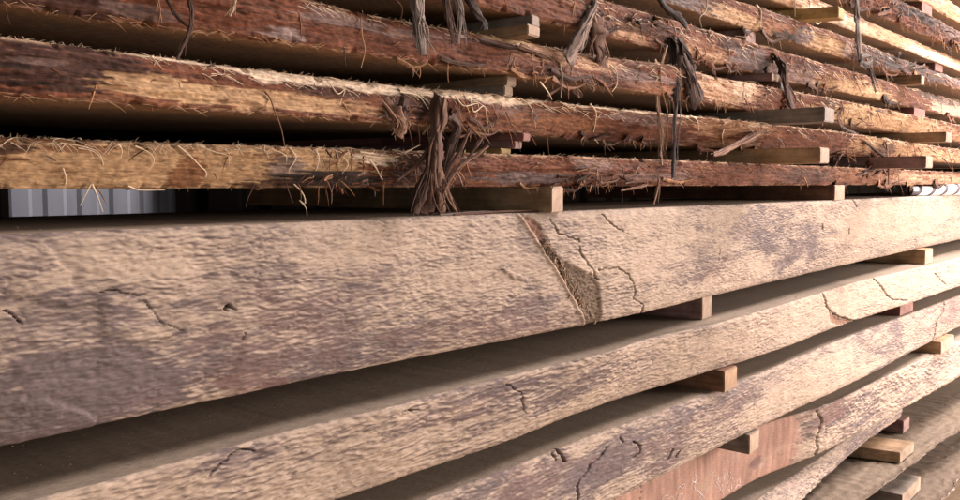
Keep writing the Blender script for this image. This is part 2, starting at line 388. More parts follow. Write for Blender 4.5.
T2 = Slab('thick_timber', -.310, -.226, [(-.7, -.012), (.3, -.014), (.5, -.006), (.65, -.014), (.82, -.012), (1.03, -.026), (1.14, -.006), (1.33, -.026), (1.66, -.014), (2.1, .006), (2.7, -.008), (4, -.01)],
          [(-.7, 0), (.57, .003), (.82, .0), (1.03, .012), (1.14, .010), (1.4, -.005), (1.66, -.014), (1.9, -.004), (2.13, -.004), (2.45, -.014), (3.1, -.024), (4, -.04)],
          .42, 84, seed=35, bulge=.002, wob=.003, round_=.003)
wane(T2, .0010, .026, .0045, .0016, .34, [(240, 455, 50, 14, 'p', .9), (440, 400, 90, 18, 'p', .9), (520, 400, 60, 20, 'p', .8), (620, 370, 60, 14, 'p', .6), (450, 410, 60, 10, 'r', .3),
    (330, 480, 80, 16, 'd', .5), (700, 350, 50, 16, 'd', .5), (820, 310, 60, 16, 'd', .6), (900, 285, 40, 14, 'd', .6), (840, 285, 14, 8, 'r', .7), (560, 400, 30, 12, 'p', .5)])
crack(T2, [(205, 472), (213, 464), (217, 459), (228, 452), (238, 447), (250, 449)], .0014)
crack(T2, [(498, 382), (507, 388), (514, 391), (516, 400), (519, 409), (522, 412)], .0012); crack(T2, [(396, 409), (412, 408)], .0012)
crack(T2, [(821, 294), (824, 306), (830, 312), (838, 317), (850, 320), (858, 320)], .0024, .009); crack(T2, [(875, 279), (880, 285), (884, 295), (888, 299), (902, 300)], .002, .008)
crack(T2, [(930, 273), (936, 281), (939, 284)], .0016)
plate(T2, [(826, 310), (838, 318), (856, 320), (838, 326), (828, 322)], -.006, .003, (.30, .15, .10), .8)
T2.build(M_WANE, TOPD, (.22, .15, .10), 'thick slab with dusty cracked wane directly beneath the thickest slab', 'timber')

T3 = Slab('thick_timber', -.449, -.346, [(-.7, .004), (.69, .008), (.82, .001), (1.03, .006), (1.14, -.001), (1.41, -.006), (1.77, -.001), (2.06, .005), (2.45, -.001), (3.1, -.009), (4, -.01)],
          [(-.7, 0), (1.14, 0), (1.67, .0), (1.85, -.006), (2.01, -.010), (2.29, -.010), (2.55, -.006), (3.2, .0), (4, 0)],
          .42, 100, seed=48, bulge=.004, wob=.003, round_=.004, k=1.15)
wane(T3, .0009, .022, .0042, .0016, .06, [(560, 480, 80, 30, 'p', .8), (640, 450, 60, 25, 'p', .6), (700, 430, 60, 20, 'r', .45), (520, 490, 60, 16, 'r', .5), (740, 395, 40, 14, 'p', .5),
    (880, 345, 26, 22, 'p', .8), (820, 380, 60, 24, 'd', .8), (760, 410, 50, 16, 'd', .4), (950, 312, 22, 14, 'r', .6), (680, 470, 40, 10, 'd', .3)])
crack(T3, [(607, 447), (600, 458), (590, 465), (588, 471), (580, 479), (576, 486), (577, 498), (570, 512)], .0020, .008); crack(T3, [(632, 441), (638, 445), (637, 452), (631, 458)], .0022, .008)
crack(T3, [(670, 449), (666, 460)], .0030, .010); crack(T3, [(677, 450), (674, 456)], .0026, .010); crack(T3, [(562, 452), (566, 462)], .0035, .008); crack(T3, [(556, 455), (558, 460)], .002, .006)
crack(T3, [(943, 300), (940, 312), (933, 322), (931, 340)], .0022, .008); crack(T3, [(620, 437), (622, 442)], .002, .006)
T3.build(M_WANE, TOPD, (.22, .15, .10), 'thick greyish slab with jagged black cracks, between the dusty slab and the chalked slab', 'timber')

T4 = Slab('thick_timber', -.595, -.484, [(-.7, .060), (1.70, .060), (1.80, .052), (1.9, .012), (2.3, .004), (2.8, -.012), (4, -.02)],
          [(-.7, .063), (1.72, .062), (1.83, .055), (1.90, .022), (2.1, .016), (2.3, .012), (2.77, -.012), (3.13, -.023), (4, -.03)],
          .40, 90, seed=63, bulge=.002, wob=.002, round_=.003, k=1.25)
wane(T4, .0020, .020, .008, .004, .16, [(850, 420, 40, 22, 'p', .8), (835, 415, 16, 12, 'r', .9), (900, 390, 40, 14, 'p', .5), (880, 400, 30, 12, 'd', .5), (830, 440, 18, 12, 'd', .6)])
jb = T4.X + .05 * fbm(T4.X / .05, T4.Z / .03, 5, 3)
jb = jb + .03 * fbm(T4.X / .02, T4.Z / .008, 15, 3); saw = ss(1.90, 1.82, jb); sg = fbm(T4.X / .014, T4.Z / .10, 6, 4); sl = fbm(T4.X / .09, T4.Z / .12, 7, 4)
T4.disp = T4.disp * (1 - saw * .85) + saw * .0006 * sg
sawc = np.array([.37, .215, .165])[None, None] * (1 + .50 * sg + .40 * sl)[..., None]; sawc = mixc(sawc, (.16, .09, .09), ell(T4, 755, 462, 6, 6, .06) * .8)
sawc = mixc(sawc, DUST, ss(.05, .6, fbm(T4.X / .12, T4.Z / .04, 16, 5)) * .55); T4.col = mixc(T4.col, sawc, saw)
crack(T4, [(641, 484), (640, 500)], .0008, .003, .06); crack(T4, [(812, 410), (816, 420), (813, 436), (815, 455)], .0022, .008, .03)
T4.build(M_WANE, TOPD, (.22, .15, .10), 'thick slab with a bare reddish sawn stretch chalked in white, bark on the rest', 'timber')

T5 = Slab('thick_timber', -.675, -.632, [(-.7, .06), (1.68, .05), (1.84, .056), (2.09, .055), (2.48, .064), (4, .06)],
          [(-.7, .03), (1.8, .024), (2.0, .036), (2.3, .062), (2.62, .066), (4, .06)], .34, 44, k=1.3, x1=2.72, seed=77, bulge=.005, wob=.005, round_=.003)
wane(T5, .0016, .016, .008, .003, -.05, [(860, 445, 40, 12, 'p', .6), (918, 398, 8, 8, 'r', 1.0)], .06)
T5.build(M_WANE, TOPD, (.22, .15, .10), 'thin bluish grey slab with a broken brown end beneath the chalked slab', 'timber')

S6 = Slab('thick_timber', -.770, -.712, [(-.7, -.03), (2.0, -.045), (2.25, -.052), (2.5, -.062), (2.62, -.050), (3.0, -.085), (4, -.09)],
          [(-.7, .05), (2.2, .045), (2.6, .03), (3, .02), (4, .02)], .45, 40, k=1.4, seed=88, bulge=.004, wob=.012, round_=.008)
wane(S6, .003, .03, .012, .006, -.5)
S6.tr = .006; S6.extra = [.006, .014, .018, .027, .033, .039, .052, .060, .068, .076, .084, .1, .11, .12, .13, .14, .155]; S6.build(M_WANE, (.185, .138, .10), (.20, .14, .10), 'wide slab thick with dust on top, jutting out below the thin bluish slab', 'timber')  # top colour darkened to stand for shade from the slabs above
S7 = Slab('thick_timber', -.860, -.806, [(-.7, -.05), (2.0, -.10), (2.3, -.12), (2.8, -.105), (4, -.12)],
          [(-.7, -.03), (2.2, -.05), (3, -.05), (4, -.06)], .45, 30, k=1.6, seed=93, bulge=.004, wob=.02, round_=.006)
wane(S7, .003, .03, .012, .008, -.6)
S7.tr = .006; S7.extra = [.006, .014, .018, .027, .033, .039, .052, .060, .068, .076, .084, .1, .11, .12]; S7.build(M_WANE, (.15, .11, .08), (.20, .14, .10), 'lowest visible slab, dusty with a ragged dark edge, in the bottom corner', 'timber')  # top darker still, shade painted into the dust colour

# ------------------------------------------------------------------ the thin live-edge boards
RED = np.array([.170, .066, .035]); DRK = np.array([.060, .030, .022]); GOLD = np.array([.44, .27, .145]); PALE = np.array([.84, .65, .49])
GREY = np.array([.17, .145, .145]); LAV = np.array([.29, .215, .20]); PINK = np.array([.47, .275, .165]); BRN = np.array([.28, .135, .065]); BLK = np.array([.035, .03, .03])
CC = dict(R=RED, D=DRK, G=GOLD, P=PALE, Y=GREY, L=LAV, K=PINK, B=BRN, Z=BLK)
# colour, how far the layer stands proud
PROUD = dict(R=.0015, D=.0026, G=0, P=0, Y=.002, L=.0010, K=.0006, B=.001, Z=.003)

def bark(s, patches, base='R', Y=0.0, rough=1.0, lip=(), shag=1.0):
    X, Z, T, sd = s.X, s.Z, s.T, s.seed
    wz = Z + .0022 * fbm(X / .06, Z / .02, sd + 1, 3)
    st = fbm(X / .085, wz / .0030, sd + 2, 5); st2 = fbm(X / .30, wz / .0055, sd + 3, 3)
    fl = fbm(X / .065, Z / .011, sd + 4, 4)
    col = np.broadcast_to(CC[base], X.shape + (3,)).copy()
    pr = np.full(X.shape, PROUD[base])
    bl = ss(.0, .45, fbm(X / .12, Z / .022, sd + 5, 4) + .3 * st)
    col = mixc(col, DRK if base != 'D' else RED, bl * .6); 
    bl2 = ss(.12, .5, fbm(X / .10 + 5, Z / .018, sd + 6, 4) + .25 * st2); col = mixc(col, BRN, bl2 * .6)
    bl3 = ss(.22, .55, fbm(X / .08 + 9, Z / .014, sd + 26, 4) + .2 * st); col = mixc(col, LAV, bl3 * .25)
    for i, (a, b_, rx, ry, k, w) in enumerate(patches):
        c = onY(a, b_, Y); X1 = onY(a + rx, b_, Y)[0]; X0 = onY(a - rx, b_, Y)[0]; az = onY(a, b_ - ry, Y)[2] - c[2]
        dx = np.where(X > c[0], (X - c[0]) / max(X1 - c[0], 1e-4), (X - c[0]) / max(c[0] - X0, 1e-4))
        r = np.hypot(dx, (Z - c[2]) / az) + .85 * st + .5 * fl
        m = ss(1.06, .94, r) * w
        if k == 'P': m = m * (1 - .25 * ss(0, .5, st))
        col = mixc(col, CC[k], m); pr = pr + (PROUD[k] - pr) * m
    s.disp += pr * (1 + .5 * fl) * rough
    s.disp += rough * (.0014 * st + .0012 * st2 + .0036 * fl + .0011 * fbm(X / .006, Z / .003, sd + 9, 3))
    cv = ss(.16, .0, np.abs(fbm(X / .09, wz / .0065, sd + 21, 4))) * (.35 + .65 * ss(-.1, .4, fbm(X / .06, Z / .02, sd + 22, 3)))
    cv = cv * np.where(col.mean(-1) > .25, .35, 1.0)
    s.disp -= .0016 * cv * rough
    s.col = col * (1 - .62 * cv)[..., None] * (1 + .38 * st + .22 * fbm(X / .012, Z / .006, sd + 10, 4))[..., None]
    gl = ss(.3, .6, fbm(X / .02, Z / .002, sd + 11, 3)); s.col = mixc(s.col, np.array([.33, .20, .13]), gl * .35)
    # the torn arris is paler and sharp, top and bottom
    e1 = ss(.0035, .0006, (T * s.h)) * ss(-.25, .25, fbm(X / .05, X * 0, sd + 12, 3)); e2 = ss(.003, .0006, ((1 - T) * s.h)) * ss(-.2, .3, fbm(X / .05, X * 0 + 4, sd + 13, 3))
    s.col = mixc(s.col, (.56, .38, .25), e1 * .8); s.col = mixc(s.col, (.42, .27, .17), e2 * .7)
    dk = ss(.30, .12, s.col.mean(-1)); s.col = s.col * (1 - dk[..., None] * np.array([.14, .26, .30]))
    for (pa, pb, hz, c) in lip:                                      # bevelled torn strip along the top arris
        xa, xb = onY(pa, 100, Y)[0], onY(pb, 100, Y)[0]
        wlen = ss(xa - .02, xa + .05, X) * ss(xb + .02, xb - .06, X) * (1 + .5 * fbm(X / .03, X * 0, sd + 14, 3))
        hh = hz * wlen + 1e-5
        m = ss(1.15, .85, (T * s.h) / hh + .3 * st) * (wlen > .05)
        s.disp -= m * .0012 * (1 - np.clip(T * s.h / hh, 0, 1))
        s.col = mixc(s.col, CC[c] * 1.0, m * .95)
        s.col *= (1 + .12 * m * fbm(X / .03, Z / .001, sd + 15, 2))[..., None]
    nt_ = ss(.10, .45, fbm(X / .022, X * 0 + 7, sd + 31, 4)); nb_ = ss(.10, .45, fbm(X / .022, X * 0 + 9, sd + 32, 4))
    s.disp -= .0055 * nt_ * ss(.20, 0, T) * rough + .0055 * nb_ * ss(.80, 1, T) * rough      # torn notches in both arrises
    s.drop += .0030 * nt_ * ss(.12, 0, T) - .0022 * nb_ * ss(.9, 1, T)
    hang = ss(.1, .6, fbm(X / .03, X * 0 + 2, sd + 16, 3)) * ss(.75, 1, T) * shag
    s.drop += .0025 * hang

BOARDS = {}
UND = (.27, .155, .085)
def board(key, z0, z1, yt, yb, patches, label, seed, base='R', lip=(), rows=34, k=1.0, und=UND, Y=0.0, rough=1.0, x0=-.62, shag=1.0, wob=.006):
    s = Slab('live_edge_board', z0, z1, yt, yb, .78, rows, k=k, seed=seed, bulge=.003, wob=wob, round_=.002, x0=x0)
    bark(s, patches, base, Y, rough, lip, shag)
    s.build(M_EDGE, (.30, .20, .13), und, label, 'board', 'thin live-edge boards in the upper stack')
    BOARDS[key] = s; return s

board('A', -.0045, .0335, [(-.7, .045), (.26, .04), (.38, .03), (.6, .015), (.95, -.01), (1.2, -.012), (2, -.01), (3, .02), (4, .02)], [(-.7, .05), (.4, .04), (.6, .02), (.95, .0), (2, .0), (4, .02)],
      [(150, 166, 240, 34, 'G', 1), (330, 162, 60, 22, 'G', .9), (15, 147, 45, 7, 'D', .8), (95, 147, 35, 5, 'B', .6), (208, 172, 16, 18, 'B', .85), (300, 168, 18, 12, 'Y', .7), (345, 182, 55, 10, 'Z', .95), (290, 185, 30, 5, 'D', .8), (390, 160, 25, 8, 'P', .8), (420, 170, 28, 16, 'D', .9),
       (470, 172, 40, 8, 'R', .8), (520, 178, 45, 6, 'Y', .8), (590, 165, 20, 6, 'L', .6), (650, 176, 40, 5, 'L', .6), (740, 175, 40, 9, 'R', .5), (800, 176, 25, 8, 'D', .6), (860, 176, 30, 8, 'B', .7), (905, 178, 18, 6, 'K', .7), (940, 180, 30, 6, 'K', .6)],
      'lowest thin board, golden bare edge at one end, resting on stickers over the thickest slab', 101, rows=40, lip=[(-30, 130, .003, 'B')], shag=1.0)
board('B', .0595, .1005, [(-.7, .01), (.3, .0), (.45, .014), (.65, .018), (.78, .0), (.9, .004), (1.13, -.014), (1.4, -.03), (1.75, -.045), (2.2, -.03), (3, .005), (4, .01)], [(-.7, .0), (.55, -.004), (.78, -.004), (.95, .03), (1.15, .045), (1.35, .04), (1.6, .01), (2.2, .0), (4, .0)],
      [(60, 68, 110, 26, 'D', .95), (40, 62, 30, 5, 'L', .5), (170, 90, 75, 14, 'G', .95), (260, 98, 90, 12, 'G', .85), (250, 84, 60, 5, 'R', .9), (345, 108, 45, 9, 'G', .6), (330, 92, 40, 6, 'D', .7), (410, 105, 22, 16, 'D', .9), (470, 112, 40, 12, 'R', .8), (430, 130, 30, 5, 'K', .5),
       (520, 112, 40, 8, 'L', .5), (560, 122, 50, 9, 'B', .7), (640, 118, 30, 7, 'L', .7), (720, 128, 40, 8, 'K', .7), (745, 122, 12, 6, 'P', .5), (735, 145, 30, 6, 'K', .7), (800, 138, 30, 12, 'R', .8), (860, 145, 20, 10, 'G', .8), (900, 150, 30, 9, 'G', .7), (940, 158, 30, 8, 'G', .8), (880, 150, 8, 6, 'D', .7)],
      'thin board with a long pale torn strip along its top edge', 117, rows=42, lip=[(225, 545, .0095, 'P'), (140, 250, .003, 'P'), (560, 690, .003, 'P')])
board('C', .124, .168, [(-.7, .01), (.3, .0), (.55, .008), (.65, .02), (.78, .007), (1.02, .0), (1.2, -.03), (1.31, -.006), (1.46, -.016), (1.95, -.026), (4, -.01)], [(-.7, 0), (.39, .012), (.55, .0), (.7, -.006), (.93, -.026), (1.13, -.026), (1.5, -.0), (4, 0)],
      [(60, 0, 100, 12, 'D', .9), (150, 12, 40, 8, 'L', .45), (280, 33, 32, 7, 'L', .85), (230, 20, 40, 10, 'R', .8), (350, 20, 50, 8, 'L', .7), (370, 42, 60, 9, 'R', .85), (420, 35, 35, 6, 'L', .5), (470, 50, 50, 8, 'R', .7), (545, 55, 30, 10, 'K', .7), (590, 65, 25, 10, 'K', .75), (560, 82, 30, 5, 'D', .6),
       (630, 78, 30, 6, 'L', .6), (650, 92, 30, 6, 'B', .7), (720, 92, 36, 14, 'K', .9), (735, 88, 10, 12, 'P', .4), (790, 100, 26, 12, 'R', .85), (850, 115, 40, 10, 'G', .95), (900, 125, 40, 10, 'G', .9), (945, 135, 24, 8, 'K', .6), (820, 105, 8, 8, 'D', .7)],
      'thin reddish board with mauve bark patches, third up from the thickest slab', 131, rows=40, lip=[(470, 545, .006, 'G')])
board('D', .193, .241, [(-.7, 0), (4, 0)], [(-.7, 0), (.93, -.011), (1.3, .002), (1.73, .016), (2, 0), (4, 0)],
      [(560, 12, 60, 8, 'R', .9), (620, 30, 30, 8, 'K', .85), (595, 22, 20, 10, 'D', .8), (650, 30, 40, 10, 'D', .7), (700, 50, 30, 10, 'K', .75), (728, 45, 12, 8, 'D', .8), (690, 42, 30, 6, 'R', .6), (760, 62, 30, 10, 'Y', .8), (800, 78, 24, 10, 'L', .7), (815, 72, 10, 8, 'D', .7), (840, 88, 30, 12, 'G', .6), (870, 95, 34, 12, 'G', .9), (905, 92, 18, 12, 'R', .8), (950, 108, 22, 8, 'P', .5), (940, 98, 26, 6, 'Y', .7)],
      'thin board with knotty grey and pink bark edge, fourth up from the thickest slab', 149, rows=38, x0=.1, k=1.15)
board('E', .263, .306, [(-.7, 0), (1.4, .02), (1.54, .001), (2, -.008), (2.4, .006), (4, 0)], [(-.7, 0), (1.95, 0), (2.99, -.04), (4, -.04)],
      [(660, 0, 30, 12, 'Y', .7), (700, 8, 30, 10, 'Y', .75), (740, 20, 30, 10, 'G', .85), (775, 28, 16, 8, 'B', .8), (785, 38, 12, 6, 'Z', .8), (805, 38, 14, 9, 'Y', .8), (830, 48, 24, 10, 'G', .9), (852, 55, 12, 9, 'L', .6), (880, 60, 24, 10, 'Z', .8), (920, 72, 30, 9, 'Z', .85), (955, 82, 20, 8, 'Y', .8)],
      'thin board going from golden bare wood to charcoal grey bark, fifth above the thickest slab', 163, rows=34, x0=.5, k=1.25)
board('F', .326, .361, [(.4, 0), (4, 0)], [(.4, 0), (1.9, .0), (2.4, -.01), (4, .0)],
      [(780, 0, 50, 9, 'K', .8), (840, 22, 40, 10, 'P', .7), (900, 45, 50, 9, 'G', .75), (950, 66, 30, 8, 'K', .8), (930, 58, 30, 6, 'P', .6)],
      'thin clean golden board with almost no bark, under the roughest bark edge', 171, base='B', rows=28, x0=.9, k=1.4, rough=.6)
board('G', .384, .440, [(.4, 0), (4, 0)], [(.4, 0), (1.9, .012), (2.4, 0), (3, -.022), (4, -.02)],
      [(850, 0, 40, 10, 'D', .8), (890, 18, 30, 10, 'R', .9), (930, 22, 30, 8, 'Z', .9), (955, 40, 20, 10, 'D', .8), (900, 10, 16, 6, 'Z', .8), (945, 30, 14, 8, 'L', .5)],
      'thin board with the roughest, darkest furrowed bark edge, near the top of the stack', 187, rows=34, x0=1.2, k=1.4, rough=2.4, wob=.01)
board('H', .466, .512, [(.4, 0), (4, 0)], [(.4, 0), (4, 0)], [(940, 0, 60, 16, 'K', .9), (950, 10, 30, 10, 'G', .7), (930, -5, 12, 8, 'L', .6)],
      'topmost visible thin board, pinkish bare edge above the roughest bark edge', 199, rows=28, x0=1.5, k=1.6, base='B')
board('I', .540, .588, [(.4, 0), (4, 0)], [(.4, 0), (4, 0)], [], 'thin brown board lying over the topmost pinkish board', 211, rows=20, x0=1.9, k=2.2)

# ------------------------------------------------------------------ stickers between the layers
M_END = {k: wood_mat('end_' + k, tuple(min(.7, v * 1.15) for v in a), tuple(min(.75, v * 1.2) for v in b), (1, 1, .3), 200) for k, a, b in (
    ('pale', (.36, .24, .165), (.48, .34, .25)), ('tan', (.28, .195, .135), (.38, .27, .195)), ('grey', (.26, .20, .17), (.36, .28, .23)), ('red', (.24, .11, .09), (.33, .16, .13)),
    ('mauve', (.28, .16, .15), (.38, .24, .21)), ('brown', (.33, .20, .12), (.42, .26, .16)), ('yellow', (.4, .26, .1), (.52, .36, .18)), ('white', (.66, .62, .58), (.74, .70, .66)))}
STICKS = 'stickers between the layers of the stack'
def spacer(zl, zh, pl, pr, yf, mat, label, end=None, length=.62, py=None, skew=0.0, seed=0, dz=0.0):
    if py is not None: yf = float(onZ((pl + pr) / 2, py, EYE + zl)[1])
    x0 = onY(pl, 200, yf)[0]; x1 = onY(pr, 200, yf)[0]; r = random.Random(int(pl * 7 + zl * 999))
    bm = bmesh.new(); bmesh.ops.create_cube(bm, size=1)
    w = x1 - x0; h = zh - zl
    bmesh.ops.subdivide_edges(bm, edges=[e for e in bm.edges if abs(e.verts[0].co.y - e.verts[1].co.y) > .5], cuts=9)
    for v in bm.verts: v.co = Vector((v.co.x * w, (v.co.y + .5) * length, (v.co.z + .5) * h))
    ed = [e for e in bm.edges if e.is_manifold and e.calc_face_angle(0) > 1]
    bmesh.ops.bevel(bm, geom=ed, offset=min(.0014, h * .12), segments=2, affect='EDGES')
    for v in bm.verts:
        t = v.co.y / length
        v.co.x += .0016 * math.sin(t * 5 + r.random() * .2) + skew * t * length
        if t < .03: v.co.y += .0012 * math.sin(v.co.x * 90 + seed) + (v.co.x / w) * .002
    for v in bm.verts:
        q = pn(np.array([v.co.x * 60 + pl]), np.array([v.co.y * 25 + v.co.z * 70]), 5)[0]; v.co.x += .0012 * q; v.co.z -= abs(q) * .0006 if v.co.z > h * .5 else 0
    me = bpy.data.meshes.new('spacer_stick'); bm.normal_update()
    for f in bm.faces:
        if f.normal.y < -.8: f.material_index = 1
    bm.to_mesh(me); bm.free(); me.materials.append(MW[mat]); me.materials.append(M_END[end or mat])
    o = bpy.data.objects.new('spacer_stick', me); COL.objects.link(o)
    o.location = ((x0 + x1) / 2, yf, EYE + zl - .0002); o.scale.z = (h + .0004) / h
    return tag(o, label, 'sticker', STICKS)

spacer(-.036, -.0045, 550, 565, -.012, 'tan', 'pale square sticker on the thickest slab, just beside its torn scar', 'pale')
spacer(-.036, -.0045, 834, 845, -.008, 'brown', 'long brown sticker on the thickest slab near its far dusty end', 'pale')
spacer(.0335, .0410, 499, 512, .012, 'yellow', 'bottom yellowish piece of three thin stickers above the lowest thin board', 'yellow', skew=.05)
spacer(.0412, .0500, 513, 523, .006, 'mauve', 'middle mauve piece of three thin stickers above the lowest thin board', skew=-.04)
spacer(.0502, .0595, 522, 531, -.002, 'red', 'top red piece of three thin stickers above the lowest thin board', skew=-.12)
spacer(.0335, .0595, 818, 829, -.115, 'pale', 'pale thick sticker lying on the lowest thin board next to a grey weathered one', 'pale')
spacer(.0335, .0595, 924, 932, -.12, 'mauve', 'pinkish sticker on the lowest thin board above the spiral tube', 'pale')
spacer(.1005, .1120, 503, 514, -.004, 'grey', 'lower grey slat of a pair above the board with the pale torn strip', 'tan', skew=-.10)
spacer(.1122, .1240, 505, 517, -.004, 'tan', 'upper tan slat of a pair above the board with the pale torn strip', 'tan', skew=.06)
spacer(.1005, .1240, 821, 833, -.13, 'grey', 'dark grey weathered sticker above the board with the pale torn strip', 'grey')
spacer(.1005, .1240, 943, 950, -.10, 'tan', 'tan sticker above the torn-strip board, beyond the grey weathered one', 'tan')
spacer(.168, .1800, 526, 541, -.03, 'tan', 'pale lower slat of a pair resting on the reddish mauve board', 'pale')
spacer(.1802, .1930, 530, 540, -.025, 'grey', 'grey upper slat of a pair resting on the reddish mauve board', 'grey', skew=-.05)
spacer(.168, .1800, 777, 784, -.018, 'brown', 'dark slat with a white painted end on the reddish mauve board', 'white')
spacer(.1802, .1930, 768, 777, -.016, 'mauve', 'pinkish slat lying on the slat with the white painted end', 'pale', skew=-.12)
spacer(.168, .1930, 911, 922, -.004, 'red', 'red sticker resting on the far end of the reddish mauve board', 'red')
spacer(.241, .2630, 741, 753, .004, 'mauve', 'grey-pink sticker resting on the knotty board', 'mauve')
spacer(.241, .2630, 916, 921, -.045, 'tan', 'upright-ended pale sticker below the charcoal bark', 'pale')
spacer(.306, .3260, 832, 840, -.07, 'yellow', 'yellowish slat poking out on top of the golden-to-charcoal board', 'yellow', skew=-.30)
spacer(.306, .3260, 930, 938, -.002, 'red', 'red sticker lying on the charcoal bark end', 'red')
spacer(.440, .4660, 915, 925, -.004, 'red', 'red sticker on top of the roughest bark edge', 'red')
spacer(-.226, -.185, 703, 715, 0, 'mauve', 'reddish-ended sticker directly under the thickest slab, midway along it', 'pale', py=318)
spacer(-.226, -.185, 927, 935, 0, 'pale', 'pinkish sticker under the far end of the thickest slab', 'pale', py=263)
spacer(-.346, -.310, 727, 742, 0, 'brown', 'dark brown sticker with a bright orange-tan end on the grey cracked slab', 'brown', py=388)
spacer(-.346, -.310, 904, 917, .01, 'red', 'orange-red sticker on the grey cracked slab, tucked far under', 'red')
spacer(-.484, -.449, 754, 766, 0, 'grey', 'pale-ended sticker sitting on the chalked sawn slab', 'pale', py=448)
spacer(-.484, -.449, 946, 960, 0, 'pale', 'pinkish sticker jutting out above the barky end of the chalked slab', 'pale', py=347)
spacer(-.712, -.675, 911, 918, 0, 'mauve', 'mauve sticker propping the broken end of the thin bluish slab', 'mauve', py=425)
spacer(-.712, -.684, 909, 923, 0, 'tan', 'loose tan sticker jutting out over the dusty wide slab', 'tan', py=450, skew=-.2)
spacer(-.806, -.770, 912, 932, 0, 'grey', 'dark-sided sticker in the bottom corner, under the dusty wide slab', 'tan', py=489)

# ------------------------------------------------------------------ fibres, shreds and hanging bark
def tube(pts, r0, r1, sides=4, flat=1.0):
    P = np.array(pts, float); n = len(P); tn = np.gradient(P, axis=0); tn /= np.linalg.norm(tn, axis=1)[:, None] + 1e-9
    ref = np.array([0.3, 1.0, 0.2]); a = np.cross(tn, ref); a /= np.linalg.norm(a, axis=1)[:, None] + 1e-9; b = np.cross(tn, a)
    r = np.linspace(r0, r1, n)[:, None]; V = []
    for k in range(sides):
        an = 2 * math.pi * k / sides; V.append(P + (a * math.cos(an) + b * math.sin(an) * flat) * r)
    V = np.stack(V, 1).reshape(-1, 3); I = np.arange(n * sides).reshape(n, sides); J = np.concatenate([I, I[:, :1]], 1)
    F = np.stack([J[:-1, :-1], J[1:, :-1], J[1:, 1:], J[:-1, 1:]], -1).reshape(-1, 4)
    return V, F
def merge(parts):
    V = []; F = []; o = 0
    for v, f in parts: V.append(v); F.append(f + o); o += len(v)
    return np.vstack(V), np.vstack(F)
def spline(pts, n):
    P = np.array(pts, float)
    if len(P) < 3: return np.array([P[0] + (P[-1] - P[0]) * t for t in np.linspace(0, 1, n)])
    out = []; Q = np.vstack([2 * P[0] - P[1], P, 2 * P[-1] - P[-2]]); m = len(P) - 1
    for t in np.linspace(0, m - 1e-6, n):
        i = int(t); u = t - i; p0, p1, p2, p3 = Q[i:i + 4]
        out.append(.5 * ((2 * p1) + (-p0 + p2) * u + (2 * p0 - 5 * p1 + 4 * p2 - p3) * u * u + (-p0 + 3 * p1 - 3 * p2 + p3) * u ** 3))
    return np.array(out)
R = random.Random(5)
def xpx(px, Y=0.0): return float(onY(px, 183, Y)[0])
def ysurf(s, x, z):
    t = min(1, max(0, (s.z1 - z) / s.h)); i = int(np.clip(np.searchsorted(s.xs, x), 0, len(s.xs) - 1)); j = int(t * (s.rows - 1))
    return float(s.Y[i, j] - s.disp[i, j])

def curl(s, x, L, top=True, out=.4):
    z = s.z1 if top else s.z0; y = ysurf(s, x, z); p = np.array([x, y + .001, z + (.0004 if top else .0006)]); pts = [p.copy()]
    n = 10; st = L / n; ang = R.uniform(-.9, .9); fall = R.uniform(.3, 1.2) if top else R.uniform(.8, 1.6); d = np.array([math.sin(ang) * 1.2, -out, .15 if top else -.3])
    bend = R.uniform(-.25, .25)
    for i in range(n):
        d = d + np.array([bend + R.uniform(-.28, .28), R.uniform(-.10, .10), -.22 * fall]); d /= np.linalg.norm(d)
        p = p + d * st
        if s.z0 < p[2] < s.z1: p[1] = min(p[1], ysurf(s, p[0], p[2]) - .0007)
        pts.append(p.copy())
    return pts
def add_fibre(s, pts, r, mi, n=14):
    v, f = tube(spline(pts, n), r, r * .35, 4)
    base = np.array([pts[0][0], pts[0][1], pts[0][2]])
    obj('fibre', quad_mesh('fibre', v, f), M_FIB[mi], s.o)
